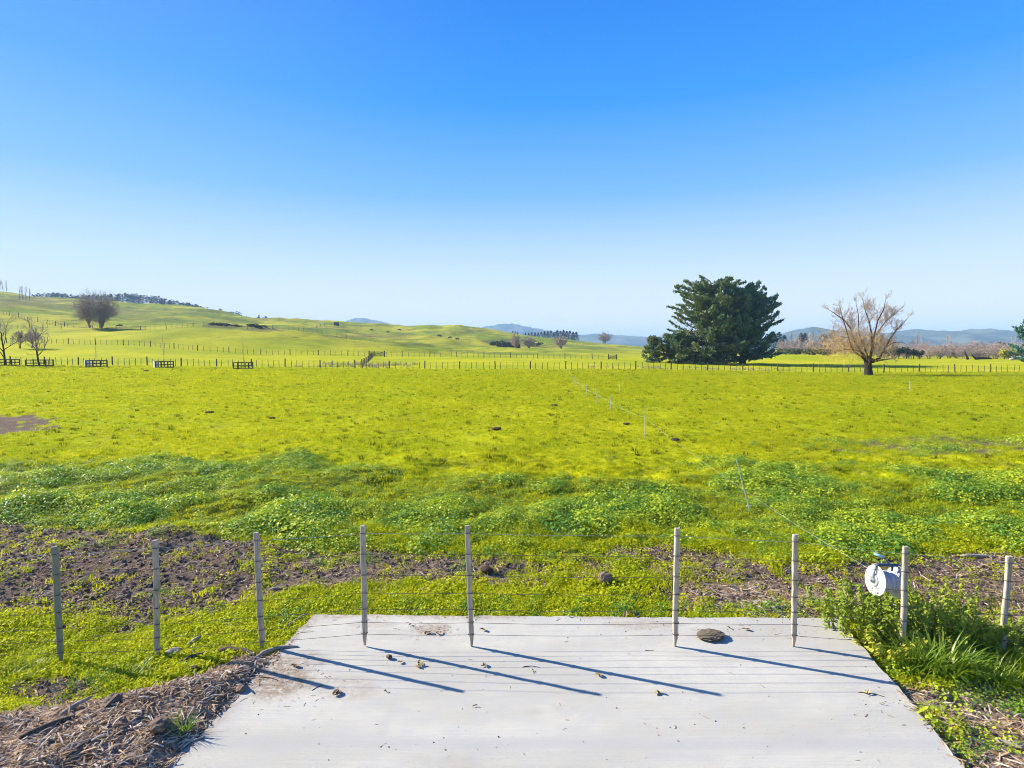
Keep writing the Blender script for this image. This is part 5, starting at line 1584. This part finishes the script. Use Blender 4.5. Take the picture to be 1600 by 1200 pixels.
stick(75, 1140, .34, .026, .9, 'brown branch chunk at the lower left of the mulch', 'stick_dark', .05)
stick(178, 1190, .30, .010, 1.0, 'thin pale twig in the mulch at the bottom edge', 'stick', .1)
stick(138, 1165, .3, .014, 1.2, 'mid-brown twig in the lower mulch', 'stick_dark', .1)
stick(302, 1055, .14, .045, .4, 'dark stump-like bark chunk in the mulch below the third batten', 'stick_dark', 0, .2, 'bark_chunk', cat='bark')
stick(357, 1058, .22, .013, -.9, 'pale splinter sticking up right of the dark bark chunk', 'stick', .05, .35)
stick(820, 924, .26, .04, -.25, 'pinkish flat bark piece in the weeds behind the slab', 'stick', .05, 0, 'bark_piece', cat='bark', flat=.35)
stick(1188, 942, .16, .035, .1, 'pale flat bark piece in the chips left of the seventh batten', 'stick', .05, 0, 'bark_piece', cat='bark', flat=.35)
stick(1215, 950, .15, .03, .3, 'pale flat bark piece touching the seventh batten from the left', 'stick', .05, 0, 'bark_piece', cat='bark', flat=.35)
stick(1530, 872, .5, .03, -.12, 'pale weathered branch on the soil left of the rightmost batten top', 'stick', .04)
stick(1540, 968, .42, .016, -.2, 'pale stick on the soil beside the middle of the rightmost batten', 'stick', .06)
stick(1500, 958, .3, .014, -.1, 'short pale stick on the soil between the two rightmost battens', 'stick', .06)
stick(1535, 1175, .34, .014, -.6, 'reddish-brown stick in the lower right weeds', 'leaf_brown', .06)
stick(1594, 1172, .30, .02, -.7, 'brown stick at the lower right picture edge', 'stick', .04)
# small litter on the slab, one by one
def litter(px, py, kind, L, az, label):
    p = G(px, py)
    if kind == 'twig':
        o = stick(px, py, L, max(.0028, L * .02), az, label, 'stick_dark', .12, 0, 'twig', True, 'twig'); return
    mb = MB()
    for q in range(3 if L > .05 else 2):
        c = np.array([rnd.gauss(0, L * .18), rnd.gauss(0, L * .12), .006 + q * .006])
        leaf(mb, c, (rnd.gauss(0, .25), rnd.gauss(0, .25), 1), L * rnd.uniform(.6, 1), rnd.uniform(.3, .55), 0, .5)
    o = mb.build('dead_leaf', M['leaf_straw' if kind == 'straw' else 'leaf_brown'], None, False, (p.x, p.y, .003)); o.rotation_euler = (0, 0, az)
    tag(o, label, 'leaf')
litter(656, 1040, 'straw', .10, .1, 'straw-yellow leaf on the slab between the two left long shadows')
litter(627, 1036, 'leaf', .06, .3, 'small brown leaf between the brown pebble and the yellow leaf')
litter(935, 1057, 'leaf', .075, .2, 'dark curled leaf below the third long shadow')
litter(755, 1042, 'leaf', .08, -.2, 'dark leaf lying on the second long shadow')
litter(525, 1085, 'leaf', .11, -.2, 'dark bark flake right of the dirt patch on the slab')
litter(497, 1075, 'twig', .12, .8, 'dark twig beside the dirt patch on the slab')
litter(458, 1042, 'leaf', .09, .6, 'brown leaf on the dirt patch touching the first shadow')
litter(420, 1062, 'twig', .2, -.3, 'long thin twig on the dirt patch by the left edge')
litter(830, 1043, 'twig', .17, -.02, 'thin curved twig between the third and second long shadows')
litter(832, 1049, 'straw', .05, .3, 'small straw leaf just below the thin curved twig')
litter(602, 1081, 'leaf', .04, .3, 'small brown leaf on open concrete below the first long shadow')
litter(742, 1105, 'leaf', .045, .3, 'dark small leaf on open concrete left of centre')
litter(1027, 1084, 'straw', .08, .1, 'pale straw wisp on the concrete right of the third shadow tip')
litter(1015, 1017, 'twig', .09, -.05, 'short brown twig on the slab left of the sixth batten foot')
litter(1362, 1086, 'twig', .2, -.35, 'brown twig near the right edge of the slab')
litter(1352, 1083, 'straw', .07, -.3, 'straw blade beside the brown twig near the right edge')
litter(668, 990, 'leaf', .08, .2, 'dark dirt flake in the sandy smear between the fourth and fifth battens')
litter(685, 991, 'leaf', .09, -.1, 'dark bark flake at the right of the sandy smear')
litter(640, 977, 'leaf', .05, .2, 'brown leaf left of the sandy smear')
litter(755, 986, 'leaf', .07, .1, 'brown leaf just right of the fifth batten foot')
litter(1166, 985, 'leaf', .07, .1, 'brown leaf flakes right of the round lump')
litter(1140, 983, 'leaf', .06, .1, 'brown leaf flake close behind the round lump')
litter(985, 962, 'leaf', .14, .1, 'rusty leaf heap at the back edge of the slab')
litter(310, 1156, 'twig', .12, -.1, 'grey twig on the slab by the small green tuft')
litter(1378, 1101, 'leaf', .04, .1, 'dark flake on the slab near the right edge weeds')
# dung pats in the field
DM = m_rock(12, M['dung_dark'], 2, .4, .3, 'pat')
DL = [(776, 672, .19, 'dark dung pat in mid field left of centre'), (979, 664, .15, 'dark dung pat left of the tall white post'), (425, 655, .15, 'dark dung pat in the left half of the field'),
      (1055, 689, .15, 'dark dung pat below the polywire in mid field'), (327, 646, .2, 'dark tussocky pat in the left field'), (228, 580, .3, 'dark tuft in the grass near the far fence left'), (866, 635, .22, 'dark pat left of the polywire posts')]
for px, py, s_, lb in DL:
    p = on(px, py); o = obj('dung_pat', DM, None, (p.x, p.y, p.z + .05)); o.scale = (s_, s_, s_ * 1.2); tag(o, lb, 'dung', 'dung pats in the field')

# ------------------------------------------------------------------ haze
def add_haze(dens):
    mb = MB(); mb.box((-9000, -60, -12), (9000, 8200, 190))
    m_ = bpy.data.materials.new('haze'); m_.use_nodes = True
    nt = m_.node_tree; nt.nodes.clear()
    pv = nt.nodes.new('ShaderNodeVolumePrincipled'); ou = nt.nodes.new('ShaderNodeOutputMaterial')
    pv.inputs['Density'].default_value = dens
    pv.inputs['Color'].default_value = (.46, .73, 1.0, 1)
    pv.inputs['Anisotropy'].default_value = 0.0
    nt.links.new(pv.outputs[0], ou.inputs['Volume'])
    o = mb.build('haze', m_); o['kind'] = 'stuff'
add_haze(0.00022)
